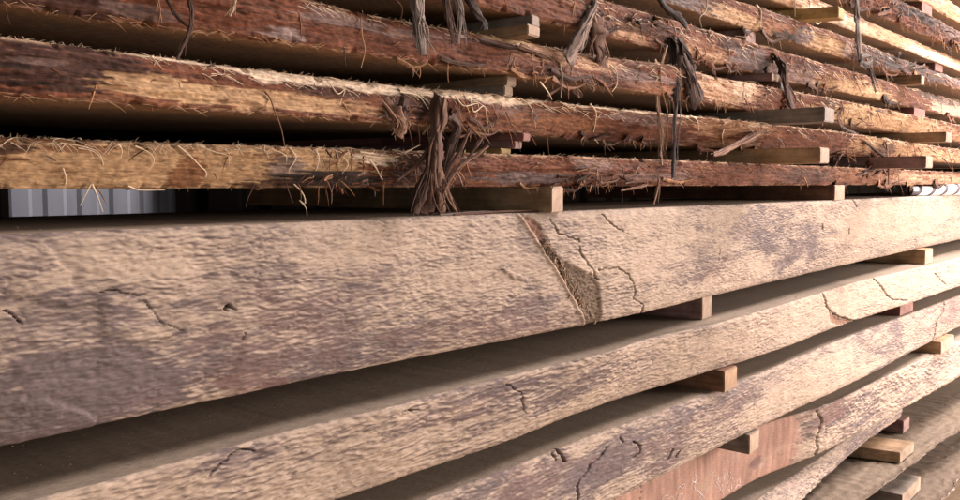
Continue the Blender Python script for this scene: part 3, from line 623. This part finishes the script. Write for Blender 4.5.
def fibres(key, spans, fuzz_n, shred_n, shred_spans=None, dark=.3):
    s = BOARDS[key]
    for (a, b, n, L0, L1, mi) in spans:
        for i in range(n):
            x = xpx(R.uniform(a, b)); L = R.uniform(L0, L1); k = .8 + .45 * x
            add_fibre(s, curl(s, x, L * (.8 + .25 * x), True), R.uniform(.00024, .00062) * k, mi if R.random() > dark else min(2, mi + 1))
    def hairs(n, top, L0, L1, rr, mi):
        parts = []
        for i in range(n):
            x = xpx(R.uniform(-80, 985)) if R.random() < .93 else R.uniform(-.5, .3)
            if x < s.xs[0] + .01 or x > s.xs[-1] - .02: continue
            L = R.uniform(L0, L1) * (.7 + .3 * x); z = s.z1 if top else s.z0; y = ysurf(s, x, z)
            d = np.array([R.uniform(-1, 1), R.uniform(-.9, -.1), R.uniform(-.2, .7) if top else R.uniform(-.7, .15)]); d /= np.linalg.norm(d)
            p0 = np.array([x, y + .0015, z + (.0 if top else .001)]); b = np.array([R.uniform(-.5, .5), 0, -.5]) * L * .5
            parts.append(tube([p0, p0 + d * L * .5 + b * .25, p0 + d * L + b], rr * (.7 + .35 * x), rr * .3, 3))
        if parts:
            v, f = merge(parts); tag(obj('fuzz', quad_mesh('fuzz', v, f), M_FIB[mi], s.o), kind='stuff')
    hairs(int(fuzz_n * 2.6), True, .002, .008, .00030, 0); hairs(fuzz_n // 3, True, .003, .011, .00026, 2); hairs(fuzz_n // 2, False, .002, .006, .00022, 1)
    # loose shreds of bark lifting from the face
    V = []; F = []; C = []; o = 0
    for i in range(int(shred_n * .6)):
        if shred_spans and R.random() < .7: a, b, t0, t1 = R.choice(shred_spans); px = R.uniform(a, b)
        else: px = R.uniform(-60, 980); t0, t1 = 0, 1
        x = xpx(px); k = .7 + .5 * x
        if x < s.xs[0] + .02: continue
        z = s.z1 - R.uniform(t0, t1) * s.h; y = ysurf(s, x, z); L = R.uniform(.008, .026) * k; w = R.uniform(.0003, .0013) * k
        ang = R.choice([R.uniform(-.5, .5), R.uniform(2.6, 3.6), R.uniform(-1.8, -.9), R.uniform(-2.2, -1.2)])
        d = np.array([math.cos(ang), -R.uniform(.05, .35), math.sin(ang) * .8]); pts = []
        p = np.array([x, y + .0004, z])
        for j in range(6):
            pts.append(p.copy()); d = d + np.array([R.uniform(-.3, .3), R.uniform(-.12, .12), -.16]); d /= np.linalg.norm(d); p = p + d * L / 5
            if s.z0 < p[2] < s.z1: p[1] = min(p[1], ysurf(s, p[0], p[2]) - .0006)
        v, f = tube(spline(pts, 7), w, w * .3, 4, .35); c = R.choice([RED, BRN, DRK, BRN * 1.3, LAV * .7, RED * 1.3]) * R.uniform(.7, 1.3)
        if x > 1.2: c = c * 1.25
        V.append(v); F.append(f + o); C.append(np.broadcast_to(c, v.shape)); o += len(v)
    tag(obj('bark_shreds', quad_mesh('bark_shreds', np.vstack(V), np.vstack(F), np.vstack(C)), M_STRIP, s.o), kind='stuff')

fibres('A', [(-40, 330, 13, .012, .030, 0), (330, 420, 8, .012, .026, 0), (420, 900, 10, .010, .026, 1)], 260, 220, [(420, 470, 0, 1), (560, 645, .2, 1), (310, 400, .6, 1), (880, 960, .2, 1), (330, 420, 0, .4)], .15)
fibres('B', [(100, 240, 6, .010, .020, 0), (240, 330, 8, .008, .018, 0), (330, 560, 16, .014, .035, 0), (560, 760, 10, .012, .035, 0), (760, 960, 14, .012, .03, 0)], 320, 260, [(385, 440, 0, 1), (440, 540, .1, 1), (800, 960, .1, 1)])
fibres('C', [(0, 300, 8, .010, .022, 1), (300, 520, 8, .010, .03, 1), (520, 700, 10, .012, .035, 0), (700, 960, 18, .012, .035, 0)], 280, 240, [(500, 580, .2, 1), (700, 840, 0, 1), (800, 960, 0, 1)])
fibres('D', [(560, 700, 8, .012, .03, 1), (700, 960, 16, .014, .04, 0)], 240, 240, [(560, 700, 0, .8), (700, 860, 0, .6)])
fibres('E', [(640, 760, 6, .014, .04, 0), (760, 960, 10, .012, .035, 0)], 200, 160, [(840, 960, 0, .8)])
fibres('F', [(740, 960, 8, .012, .03, 0)], 140, 40)
fibres('G', [(800, 960, 8, .014, .03, 1)], 140, 260, [(820, 960, 0, 1)])
fibres('H', [(900, 960, 3, .012, .03, 0)], 60, 20)

def torn(key, a, b, n, t0, t1, L0, L1, r, mi=0, down=.25):
    """fine torn splinters lying along the grain, still attached at one end"""
    s = BOARDS[key]; parts = []
    for i in range(n):
        x = xpx(R.uniform(a, b)); k = .75 + .4 * x; z = s.z1 - R.uniform(t0, t1) * s.h; L = R.uniform(L0, L1) * k; sg = R.choice([1, 1, 1, -1])
        p = np.array([x, ysurf(s, x, z) - .0002, z]); d = np.array([sg, -.15, -down * R.random()]); pts = [p.copy()]
        for j in range(5):
            d = d + np.array([0, R.uniform(-.06, .03), R.uniform(-.30, .18) * (down * 4)]); d /= np.linalg.norm(d); p = p + d * L / 5
            if s.z0 < p[2] < s.z1: p[1] = min(p[1], ysurf(s, p[0], p[2]) - .0004)
            pts.append(p.copy())
        parts.append(tube(pts, r * k * R.uniform(.6, 1.4), r * .25, 3, .6))
    v, f = merge(parts); tag(obj('torn_splinters', quad_mesh('torn_splinters', v, f), M_FIB[mi], s.o), kind='stuff')
torn('B', 205, 560, 130, .0, .26, .008, .022, .00045); torn('B', 140, 250, 40, 0, .06, .006, .018, .00045); torn('B', 560, 960, 120, 0, .3, .006, .02, .0004)
torn('A', -40, 430, 100, 0, .12, .006, .020, .00042, 0, .5); torn('A', 430, 960, 90, 0, .4, .006, .018, .0004, 1)
torn('C', 300, 560, 60, 0, .2, .008, .02, .00045, 0); torn('C', 560, 960, 140, 0, .5, .006, .02, .00045, 0); torn('D', 560, 960, 120, 0, .5, .008, .022, .0005, 0); torn('E', 680, 960, 70, 0, .4, .008, .02, .0005, 0)
torn('C', -20, 560, 80, .9, 1, .006, .016, .0003, 1); torn('B', -20, 560, 80, .93, 1, .006, .016, .0003, 1)
def pxfib(key, pts, r, mi=0, Y=None):
    s = BOARDS[key]; P = []
    for (a, b) in pts:
        c = onY(a, b, 0.0); y = Y if Y is not None else (ysurf(s, c[0], min(max(c[2], s.z0), s.z1)) - .0025)
        P.append(onY(a, b, y))
    add_fibre(s, P, r, mi, 18)
PF = [('A', [(78, 148), (92, 151), (101, 158), (104, 166)], .0006, 0), ('A', [(60, 143), (80, 146), (98, 152), (103, 163)], .0005, 0), ('A', [(118, 144), (122, 150), (121, 158)], .0006, 0),
 ('A', [(135, 146), (148, 152), (154, 160), (150, 170)], .0007, 0), ('A', [(178, 146), (190, 156), (200, 166), (206, 172), (206, 178)], .0008, 0), ('A', [(200, 146), (215, 152), (228, 156), (229, 165)], .0005, 0),
 ('A', [(275, 150), (286, 156), (286, 164)], .0006, 0), ('A', [(290, 148), (296, 158), (290, 168), (288, 174)], .0007, 0), ('A', [(316, 150), (319, 160), (313, 178)], .0008, 0), ('A', [(344, 158), (348, 165), (342, 174)], .0007, 0),
 ('A', [(370, 160), (376, 168), (383, 181), (381, 172), (392, 160)], .0009, 0), ('A', [(360, 152), (385, 155), (405, 152), (420, 145)], .0011, 0), ('A', [(365, 156), (392, 158), (412, 150)], .0010, 0), ('A', [(63, 168), (66, 178), (65, 188)], .0006, 0),
 ('A', [(91, 184), (84, 198), (80, 206)], .0006, 0), ('A', [(92, 184), (98, 198), (103, 212)], .0008, 0), ('A', [(128, 186), (140, 190), (165, 190)], .0008, 0), ('A', [(292, 182), (303, 194), (305, 204), (299, 200), (306, 208), (307, 216)], .0007, 0),
 ('B', [(265, 92), (270, 98), (275, 112), (281, 128), (285, 148)], .0009, 2), ('B', [(400, 92), (418, 96), (428, 108), (436, 118)], .0010, 0), ('B', [(420, 95), (430, 104), (434, 112)], .0008, 0), ('B', [(455, 96), (464, 106), (478, 104), (476, 118)], .0009, 0),
 ('B', [(470, 98), (474, 112), (484, 106), (487, 120), (489, 134)], .0010, 0), ('B', [(520, 98), (530, 106), (534, 116), (536, 128)], .0008, 0), ('B', [(590, 104), (596, 112), (595, 125), (593, 136), (598, 143)], .0013, 0), ('B', [(560, 102), (572, 108), (578, 104)], .0008, 0),
 ('B', [(330, 84), (338, 94), (345, 90), (340, 104)], .0007, 0), ('B', [(690, 116), (697, 120), (699, 131)], .0014, 0), ('B', [(724, 128), (722, 138), (726, 152)], .0015, 0),
 ('C', [(158, 0), (160, 12), (157, 30)], .0009, 2), ('C', [(361, 18), (362, 35), (365, 50), (361, 68)], .0009, 1), ('C', [(396, 0), (402, 8), (401, 20)], .0012, 2), ('C', [(610, 65), (616, 72), (617, 84), (612, 92)], .0014, 0), ('C', [(660, 65), (661, 82), (664, 98), (668, 112)], .0016, 1),
 ('C', [(560, 62), (562, 78), (561, 98)], .0014, 0), ('C', [(540, 82), (548, 92), (552, 100)], .0012, 0), ('D', [(707, 0), (706, 10), (700, 18), (702, 28)], .0020, 0), ('E', [(756, 5), (761, 12), (760, 28)], .0024, 0), ('E', [(814, 20), (818, 24), (825, 19)], .0022, 0), ('F', [(794, -4), (795, 8), (795, 17)], .0020, 0)]
for key, pts, r, mi in PF: pxfib(key, pts, r, mi)

def strand(pts, w0, w1, c0, seed, n=26, thick=.16, rag=.7):
    """one flat frayed strip following a spline; c0 colour"""
    P = spline(pts, n); tn = np.gradient(P, axis=0); tn /= np.linalg.norm(tn, axis=1)[:, None] + 1e-9
    yv = np.array([0.15, 1, 0.1]); a = np.cross(tn, yv); a /= np.linalg.norm(a, axis=1)[:, None] + 1e-9; b = np.cross(a, tn)
    tt = np.linspace(0, 1, n); tw = 1.1 * fbm(tt * 2.0, tt * 0 + seed, seed, 2); w = (w0 + (w1 - w0) * tt) * (1 + rag * fbm(tt * 7, tt * 0 + seed, seed + 3, 3))
    m = 12; V = []; C = []; gr = [1 + .45 * math.sin(k * 2.4 + seed) for k in range(12)]
    for k in range(m):
        an = 2 * math.pi * k / m; ca, sa = math.cos(an), math.sin(an) * thick
        u = np.cos(tw) * ca - np.sin(tw) * sa; v = np.sin(tw) * ca + np.cos(tw) * sa
        j = gr[k] + .45 * fbm(tt * 5 + k * 3.1, tt * 0 + k, seed + 9, 3)
        V.append(P + (a * (u * w * j)[:, None] + b * (v * w * j)[:, None])); C.append(np.asarray(c0)[None] * (.55 + .55 * ((k * 7 + seed) % 3) * .6 + .5 * fbm(tt * 3 + k * 7.7, tt * 0 + k, seed + 5, 3))[:, None])
    V = np.stack(V, 1).reshape(-1, 3); C = np.stack(C, 1).reshape(-1, 3); I = np.arange(n * m).reshape(n, m); J = np.concatenate([I, I[:, :1]], 1)
    F = np.stack([J[:-1, :-1], J[1:, :-1], J[1:, 1:], J[:-1, 1:]], -1).reshape(-1, 4)
    return V, F, C
SD = [100]
def bark_strip(key, pts, wpx, col, ends=None, Y=-.012, hairs=4, taper=.5, label=None):
    """hanging strip; pts in photo pixels at the hanging distance just off the stack's face"""
    s = BOARDS[key]; SD[0] += 7; Ys = Y if isinstance(Y, (list, tuple)) else [Y] * len(pts)
    P = [onY(a, b, y) for (a, b), y in zip(pts, Ys)]
    dep = np.dot(P[0] - CAM, FWD); w = wpx * .6 * dep / FPX
    out = [strand(P, w, w * taper, col, SD[0])]
    for i in range(hairs + 4):
        off = np.array([R.uniform(-1, 1) * w * 1.5, R.uniform(-.006, .004), 0]); k = R.uniform(.5, 1.12)
        Q = [p + off * (j / max(1, len(P) - 1)) * R.uniform(.4, 1.6) + np.array([R.uniform(-.7, .7) * w, R.uniform(-.5, .5) * w, 0]) for j, p in enumerate(P)]
        Q[-1] = Q[-2] + (Q[-1] - Q[-2]) * k
        out.append(strand(Q, w * R.uniform(.07, .32), w * .04, np.asarray(col) * R.uniform(.6, 1.8), SD[0] + i + 1, 20))
    V = []; F = []; C = []; o = 0
    for v, f, c in out: V.append(v); F.append(f + o); C.append(c); o += len(v)
    ob = obj('bark_strip', quad_mesh('bark_strip', np.vstack(V), np.vstack(F), np.clip(np.vstack(C), .008, .8)), M_STRIP, s.o)
    if label: ob['label'] = label
    return ob
S1 = (.125, .064, .043); S2 = (.078, .042, .031); S3 = (.17, .13, .11); S4 = (.21, .11, .07); S5 = (.06, .042, .038)
# the big clump that hangs from the torn-strip board down to the thick slab
bark_strip('B', [(441, 98), (438, 120), (436, 150), (433, 178), (430, 212)], 13, S1, Y=[-.004, -.014, -.02, -.02, -.014], hairs=6, label='dark bundle of hanging bark reaching the thick slab')
bark_strip('B', [(437, 140), (430, 168), (422, 190), (415, 213)], 11, S2, Y=-.016, hairs=5)
bark_strip('B', [(436, 150), (427, 180), (421, 213)], 14, S2, Y=-.012, hairs=4, taper=.8)
bark_strip('B', [(438, 150), (436, 175), (440, 198), (442, 213)], 11, S1, Y=-.02, hairs=4)
bark_strip('B', [(441, 168), (448, 190), (457, 212)], 3, S4, Y=-.022, hairs=2)
bark_strip('B', [(470, 128), (462, 148), (450, 168), (441, 190)], 4, S1, Y=-.02, hairs=7)
bark_strip('B', [(488, 146), (476, 156), (460, 166), (447, 186), (440, 205)], 3, S4, Y=-.024, hairs=7)
bark_strip('B', [(482, 138), (468, 158), (452, 172), (446, 196)], 3, S1, Y=-.018, hairs=7)
bark_strip('B', [(450, 118), (458, 128), (452, 146), (446, 172), (444, 190)], 10, S2, Y=-.014, hairs=6)
bark_strip('B', [(428, 150), (416, 165), (398, 180)], 4, S1, Y=-.010, hairs=2)
bark_strip('B', [(383, 100), (394, 112), (402, 124), (397, 136)], 10, S4, Y=[.004, -.006, -.012, -.010], hairs=8, taper=.8)
bark_strip('B', [(405, 98), (402, 110), (405, 122), (400, 130)], 7, S2, Y=-.008, hairs=6)
# strips hanging from higher boards
bark_strip('D', [(417, -30), (418, 5), (420, 30), (423, 55)], 12, S3, Y=-.02, hairs=6)
bark_strip('D', [(410, -30), (413, 5), (416, 24), (418, 48)], 8, S3, Y=-.016, hairs=4)
bark_strip('D', [(444, -30), (447, 8), (451, 28), (453, 44)], 9, S2, Y=-.022, hairs=5)
bark_strip('D', [(452, -30), (458, 6), (461, 22), (458, 44)], 9, S3, Y=-.024, hairs=5)
bark_strip('D', [(462, -30), (472, 3), (484, 22), (486, 30)], 9, S5, Y=-.02, hairs=2)
bark_strip('C', [(186, -12), (192, 10), (191, 28), (184, 44), (177, 60)], 4, S2, Y=-.014, hairs=2)
bark_strip('C', [(165, -5), (176, 16), (190, 28)], 3, S2, Y=-.01, hairs=1)
bark_strip('C', [(236, -6), (234, 6), (230, 16)], 3, (.5, .34, .22), Y=-.008, hairs=6)
bark_strip('D', [(598, 4), (588, 22), (577, 42), (567, 60)], 11, (.26, .18, .145), Y=[-.004, -.014, -.02, -.024], hairs=2, taper=.9, label='straight greyish splinter of bark leaning across two boards')
bark_strip('D', [(596, 18), (598, 34), (600, 52), (601, 68)], 17, S1, Y=-.012, hairs=5, taper=.75)
bark_strip('D', [(562, 12), (578, 10), (596, 6)], 6, (.2, .16, .12), Y=-.006, hairs=1)
bark_strip('D', [(670, 36), (674, 60), (676, 95), (675, 130), (673, 178)], 9, S5, Y=[-.002, -.018, -.024, -.026, -.024], hairs=4)
bark_strip('D', [(674, 38), (682, 58), (690, 78), (699, 104)], 18, S2, Y=[-.004, -.022, -.028, -.026], hairs=5, taper=.9, label='broad dark curl of loose bark')
bark_strip('D', [(678, 40), (689, 55), (692, 72), (691, 88)], 5, S5, Y=-.016, hairs=2)
bark_strip('D', [(667, 45), (660, 70), (657, 92), (660, 130), (662, 165)], 3, (.34, .21, .13), Y=-.02, hairs=4)
bark_strip('D', [(655, 60), (664, 82), (668, 110), (666, 150)], 2.5, (.34, .21, .13), Y=-.018, hairs=3)
bark_strip('C', [(657, 108), (662, 132), (660, 156)], 3, S4, Y=-.02, hairs=5)
bark_strip('E', [(655, -10), (666, 8), (678, 17), (687, 27)], 7, S5, Y=[-.01, -.02, -.024, -.02], hairs=2)
bark_strip('D', [(775, 58), (782, 64), (785, 78), (789, 96), (794, 112)], 10, S2, Y=[-.004, -.022, -.026, -.024, -.02], hairs=4, taper=.7)
bark_strip('G', [(856, -20), (857, 10), (858, 32), (860, 56)], 8, S3, Y=-.03, hairs=3, taper=1.0)
for i in range(9):
    a = R.uniform(0, 6.3); b_ = a + R.uniform(1.5, 3); rr = R.uniform(5, 12)
    bark_strip('E', [(866 + rr * math.cos(a), 60 + rr * .8 * math.sin(a)), (866 + rr * .5 * math.cos((a + b_) / 2), 60 + rr * .6 * math.sin((a + b_) / 2)), (866 + rr * math.cos(b_), 60 + rr * .8 * math.sin(b_))],
               R.uniform(2.5, 5), R.choice([S3, S5, S2]), Y=R.uniform(-.05, -.01), hairs=1)
bark_strip('E', [(868, 62), (872, 76), (876, 92)], 6, S5, Y=-.02, hairs=3)
bark_strip('C', [(520, 46), (548, 58), (556, 70), (562, 84), (548, 96)], 4, S4, Y=-.012, hairs=6)
bark_strip('C', [(556, 66), (562, 80), (574, 92), (580, 98)], 4, S1, Y=-.014, hairs=6)
bark_strip('C', [(480, 40), (505, 46), (530, 52), (552, 66)], 4, S2, Y=-.008, hairs=5)
for (k, px, py, L, n) in (('A', 575, 178, 22, 9), ('A', 605, 172, 24, 9), ('A', 630, 176, 18, 6), ('A', 885, 172, 20, 8), ('B', 850, 145, 34, 6), ('B', 455, 120, 30, 6), ('A', 350, 182, 14, 6), ('G', 900, 6, 12, 6), ('D', 640, 20, 16, 8), ('E', 905, 62, 14, 5)):
    for i in range(n):
        x = px + R.uniform(-20, 20); y = py + R.uniform(-10, 6); dx = R.uniform(-20, 20); L = L * R.uniform(.6, 1.1)
        bark_strip(k, [(x, y), (x + dx * R.uniform(-.2, .9), y + L * R.uniform(.1, .5)), (x + dx, y + L * R.uniform(.6, 1))], R.uniform(1.6, 5), R.choice([S1, S4, S2, RED, BRN]), Y=[.002, -.008, R.uniform(-.02, -.006)], hairs=2, taper=.3)
bark_strip('B', [(842, 128), (860, 138), (880, 154), (905, 168)], 3, S2, Y=-.03, hairs=2); bark_strip('B', [(886, 140), (888, 160), (889, 185)], 3, S4, Y=-.03, hairs=3)
bark_strip('B', [(760, 132), (742, 142), (722, 152), (714, 154)], 6, (.34, .2, .15), Y=-.02, hairs=4); bark_strip('A', [(659, 178), (658, 188), (654, 204)], 3, S4, Y=-.012, hairs=2)
bark_strip('C', [(838, 104), (842, 108), (838, 118), (842, 128)], 4, S4, Y=-.02, hairs=4)

for key, a0, a1, n in (('A', 430, 950, 9), ('B', 430, 950, 12), ('C', 380, 950, 13), ('D', 560, 950, 12), ('E', 680, 950, 8), ('G', 840, 950, 6)):
    s = BOARDS[key]
    for i in range(n):                                   # flaps of bark still lying along the lower arris, sagging over the gap
        x = xpx(R.uniform(a0, a1)); k = .6 + .45 * x; L = R.uniform(.03, .09) * k; zz = s.z0 + R.uniform(-.001, .012); P = []
        for j in range(5):
            xx = x + L * j / 4; zj = zz - (.004 + .006 * R.random()) * math.sin(j / 4 * 3.1) * k; P.append(np.array([xx, ysurf(s, xx, max(zj, s.z0)) - .0015 - .002 * R.random(), zj]))
        SD[0] += 5; out = [strand(P, R.uniform(.0016, .0042) * k, .0008, np.asarray(R.choice([S1, S2, S4, RED, BRN, DRK])) * R.uniform(.8, 1.5), SD[0], 16, .3, .8)]
        for h_ in range(5):
            q = P[R.randrange(1, 4)]; d_ = np.array([R.uniform(-.012, .012), -.003, -R.uniform(.004, .014)]) * k
            out.append(strand([q, q + d_ * .5 + np.array([R.uniform(-.003, .003), 0, 0]), q + d_], .0007 * k, .0002, np.asarray(R.choice([S1, S4, BRN])) * R.uniform(.8, 1.6), SD[0] + h_, 8))
        V = []; F = []; C = []; o = 0
        for v, f, c in out: V.append(v); F.append(f + o); C.append(c); o += len(v)
        obj('bark_flap', quad_mesh('bark_flap', np.vstack(V), np.vstack(F), np.clip(np.vstack(C), .008, .8)), M_STRIP, s.o)

# long splinters lying on the thick slab beside the clump
for i in range(7):
    x0 = xpx(440 + R.uniform(-8, 20)); y0 = R.uniform(.004, .05); a = R.uniform(-.5, .2); L = R.uniform(.06, .16)
    p0 = np.array([x0, y0, EYE - .0355]); p1 = p0 + np.array([L * math.cos(a), L * math.sin(a) * .3, R.uniform(.0, .003)])
    v, f, c = strand([p0, (p0 + p1) / 2 + np.array([0, 0, .001]), p1], .0016, .0007, R.choice([S1, S3, S2]), 900 + i, 12)
    tag(obj('splinter', quad_mesh('splinter', v, f, np.clip(c, .01, .8)), M_STRIP), 'dark splinter of bark lying on the thick slab below the hanging bundle', 'splinter', 'bark splinters on the thick slab')

# ------------------------------------------------------------------ loose dust, flakes, chalk
def chips(parent_slab, n, spots, zs, size, mat, name):
    parts = []
    for i in range(n):
        x, y = spots(); s_ = R.uniform(*size) * (.6 + .4 * max(.4, x)); b = np.array([[1, 0, -.3], [-.5, .8, -.3], [-.6, -.7, -.3], [.1, 0, .9]]) * s_ * np.array([R.uniform(.5, 2), R.uniform(.5, 1.2), R.uniform(.5, 1)])
        a = R.uniform(0, 6.3); c_, s2 = math.cos(a), math.sin(a); b = b @ np.array([[c_, s2, 0], [-s2, c_, 0], [0, 0, 1]])
        z = zs(x, y) if callable(zs) else zs
        parts.append((b + np.array([x, y, z + s_ * .25]), np.array([[0, 1, 3], [1, 2, 3], [2, 0, 3], [0, 2, 1]])))
    v, f = merge(parts); tag(obj(name, quad_mesh(name, v, f, smooth=False), mat, parent_slab.o), kind='stuff')
chips(T2, 420, lambda: (xpx(R.uniform(30, 960)), R.uniform(-.004, .16)), T2.z1, (.0003, .0011), M_CHIP, 'sawdust')
chips(T3, 260, lambda: (xpx(R.uniform(380, 960)), R.uniform(.006, .14)), T3.z1, (.0003, .0010), M_CHIP, 'sawdust')
chips(T1, 160, lambda: (xpx(R.uniform(0, 960)), R.uniform(.008, .10)), T1.z1, (.0004, .0012), M_CHIP, 'sawdust')
chips(S6, 90, lambda: (R.uniform(1.8, 3.4), R.uniform(-.03, .2)), S6.z1 - .003, (.0006, .002), M_CHIP, 'sawdust')
# flakes caught in the scar of the thick slab
V = []; F = []; C = []; o = 0
for i in range(130):
    u = R.random(); cx_ = 544 + (588 - 544) * u + R.uniform(-8, 8) * (.35 + .65 * u); cy_ = 240 + (322 - 240) * u
    p = onY(cx_, cy_, 0); y = ysurf(T1, p[0], p[2]); p = onY(cx_, cy_, y - .0005); L = R.uniform(.004, .014); a = R.uniform(0, 6.3)
    d = np.array([math.cos(a), -.25, math.sin(a)]) * L
    v, f, c = strand([p - d * .5, p + np.array([0, -.0015, 0]), p + d * .5], R.uniform(.0007, .0022), .0004, np.array([.26, .165, .105]) * R.uniform(.35, 1.6), 2000 + i, 6, .4)
    V.append(v); F.append(f + o); C.append(c); o += len(v)
tag(obj('bark_flakes', quad_mesh('bark_flakes', np.vstack(V), np.vstack(F), np.clip(np.vstack(C), .01, .8)), M_STRIP, T1.o), kind='stuff')
# chalk marks on the sawn stretch
CH = [[(661, 501), (664, 496), (668, 495), (668, 499), (672, 496), (674, 500)], [(677, 501), (679, 495), (683, 494), (681, 499)], [(683, 500), (685, 494)],
      [(677, 489), (680, 486), (681, 490)], [(682, 489), (685, 484), (681, 485)], [(695, 473), (696, 480), (694, 486), (697, 491)], [(691, 484), (695, 481), (699, 478)], [(692, 481), (698, 484)],
      [(697, 490), (701, 494), (705, 498)], [(699, 498), (703, 493), (706, 490)], [(701, 500), (704, 497)], [(723, 474), (725, 479)], [(727, 472), (729, 477)], [(716, 482), (719, 486)], [(735, 488), (738, 485), (741, 486)], [(721, 492), (724, 488)]]
parts = []
for st in CH:
    P = []
    for (a, b) in st:
        q = onY(a, b, .06); P.append(onY(a, b, ysurf(T4, q[0], q[2]) - .0006))
    parts.append(tube(spline(P, 10), .0008, .0004, 4, .5))
for i in range(50):
    a, b = R.gauss(726, 9), R.gauss(483, 6); q = onY(a, b, .06)
    if q[2] < T4.z0 + .004: continue
    p = onY(a, b, ysurf(T4, q[0], q[2]) - .0004); parts.append(tube([p, p + np.array([R.uniform(-.001, .001), 0, R.uniform(.002, .006)])], .0007, .0004, 3, .5))
for v, f in parts[:len(CH)]: obj('chalk_stroke', quad_mesh('chalk_stroke', v, f), M_CHALK, T4.o)
v, f = merge(parts[len(CH):]); tag(obj('chalk_smudge', quad_mesh('chalk_smudge', v, f), M_CHALK, T4.o), kind='stuff')

# ------------------------------------------------------------------ spiral tube on the far end of the thick slab
def spiral_tube():
    a = np.array([xpx(903, .05), .035, EYE - .0225]); b = np.array([3.75, -.055, EYE - .015]); n = 90
    t = np.linspace(0, 1, n); P = a + (b - a) * t[:, None]; r0, r1 = .0130, .020
    root = bpy.data.objects.new('spiral_tube', None); COL.objects.link(root); root.location = a
    tag(root, 'white tube wound with dark spiral bands lying at the far end of the thickest slab', 'tube')
    mk = plain_mat('dark_band', (.10, .075, .09), .5, 60); mw = plain_mat('white_band', (.80, .76, .76), .06, 80)
    v, f = tube(P, r0 * .93, r1 * .93, 20); o = obj('core', quad_mesh('core', v - a, f), mk, root)
    ax = (b - a) / np.linalg.norm(b - a); u = np.cross(ax, [0, 0, 1]); u /= np.linalg.norm(u); w = np.cross(u, ax); L = np.linalg.norm(b - a)
    m = 420; V = []; turns = 11
    for i in range(m):
        q = i / (m - 1); ang = q * turns * 2 * math.pi
        for k, off in enumerate(np.linspace(-.36, .36, 5)):
            qq = min(1, max(0, q + off / turns)); rr = (r0 + (r1 - r0) * qq) * (1.0 if k in (0, 4) else 1.035)
            V.append(a + ax * L * qq + (u * math.cos(ang) + w * math.sin(ang)) * rr)
    I = np.arange(m * 5).reshape(m, 5); F = np.stack([I[:-1, :-1], I[1:, :-1], I[1:, 1:], I[:-1, 1:]], -1).reshape(-1, 4)
    obj('spiral_band', quad_mesh('spiral_band', np.array(V) - a, F), mw, root)
spiral_tube()
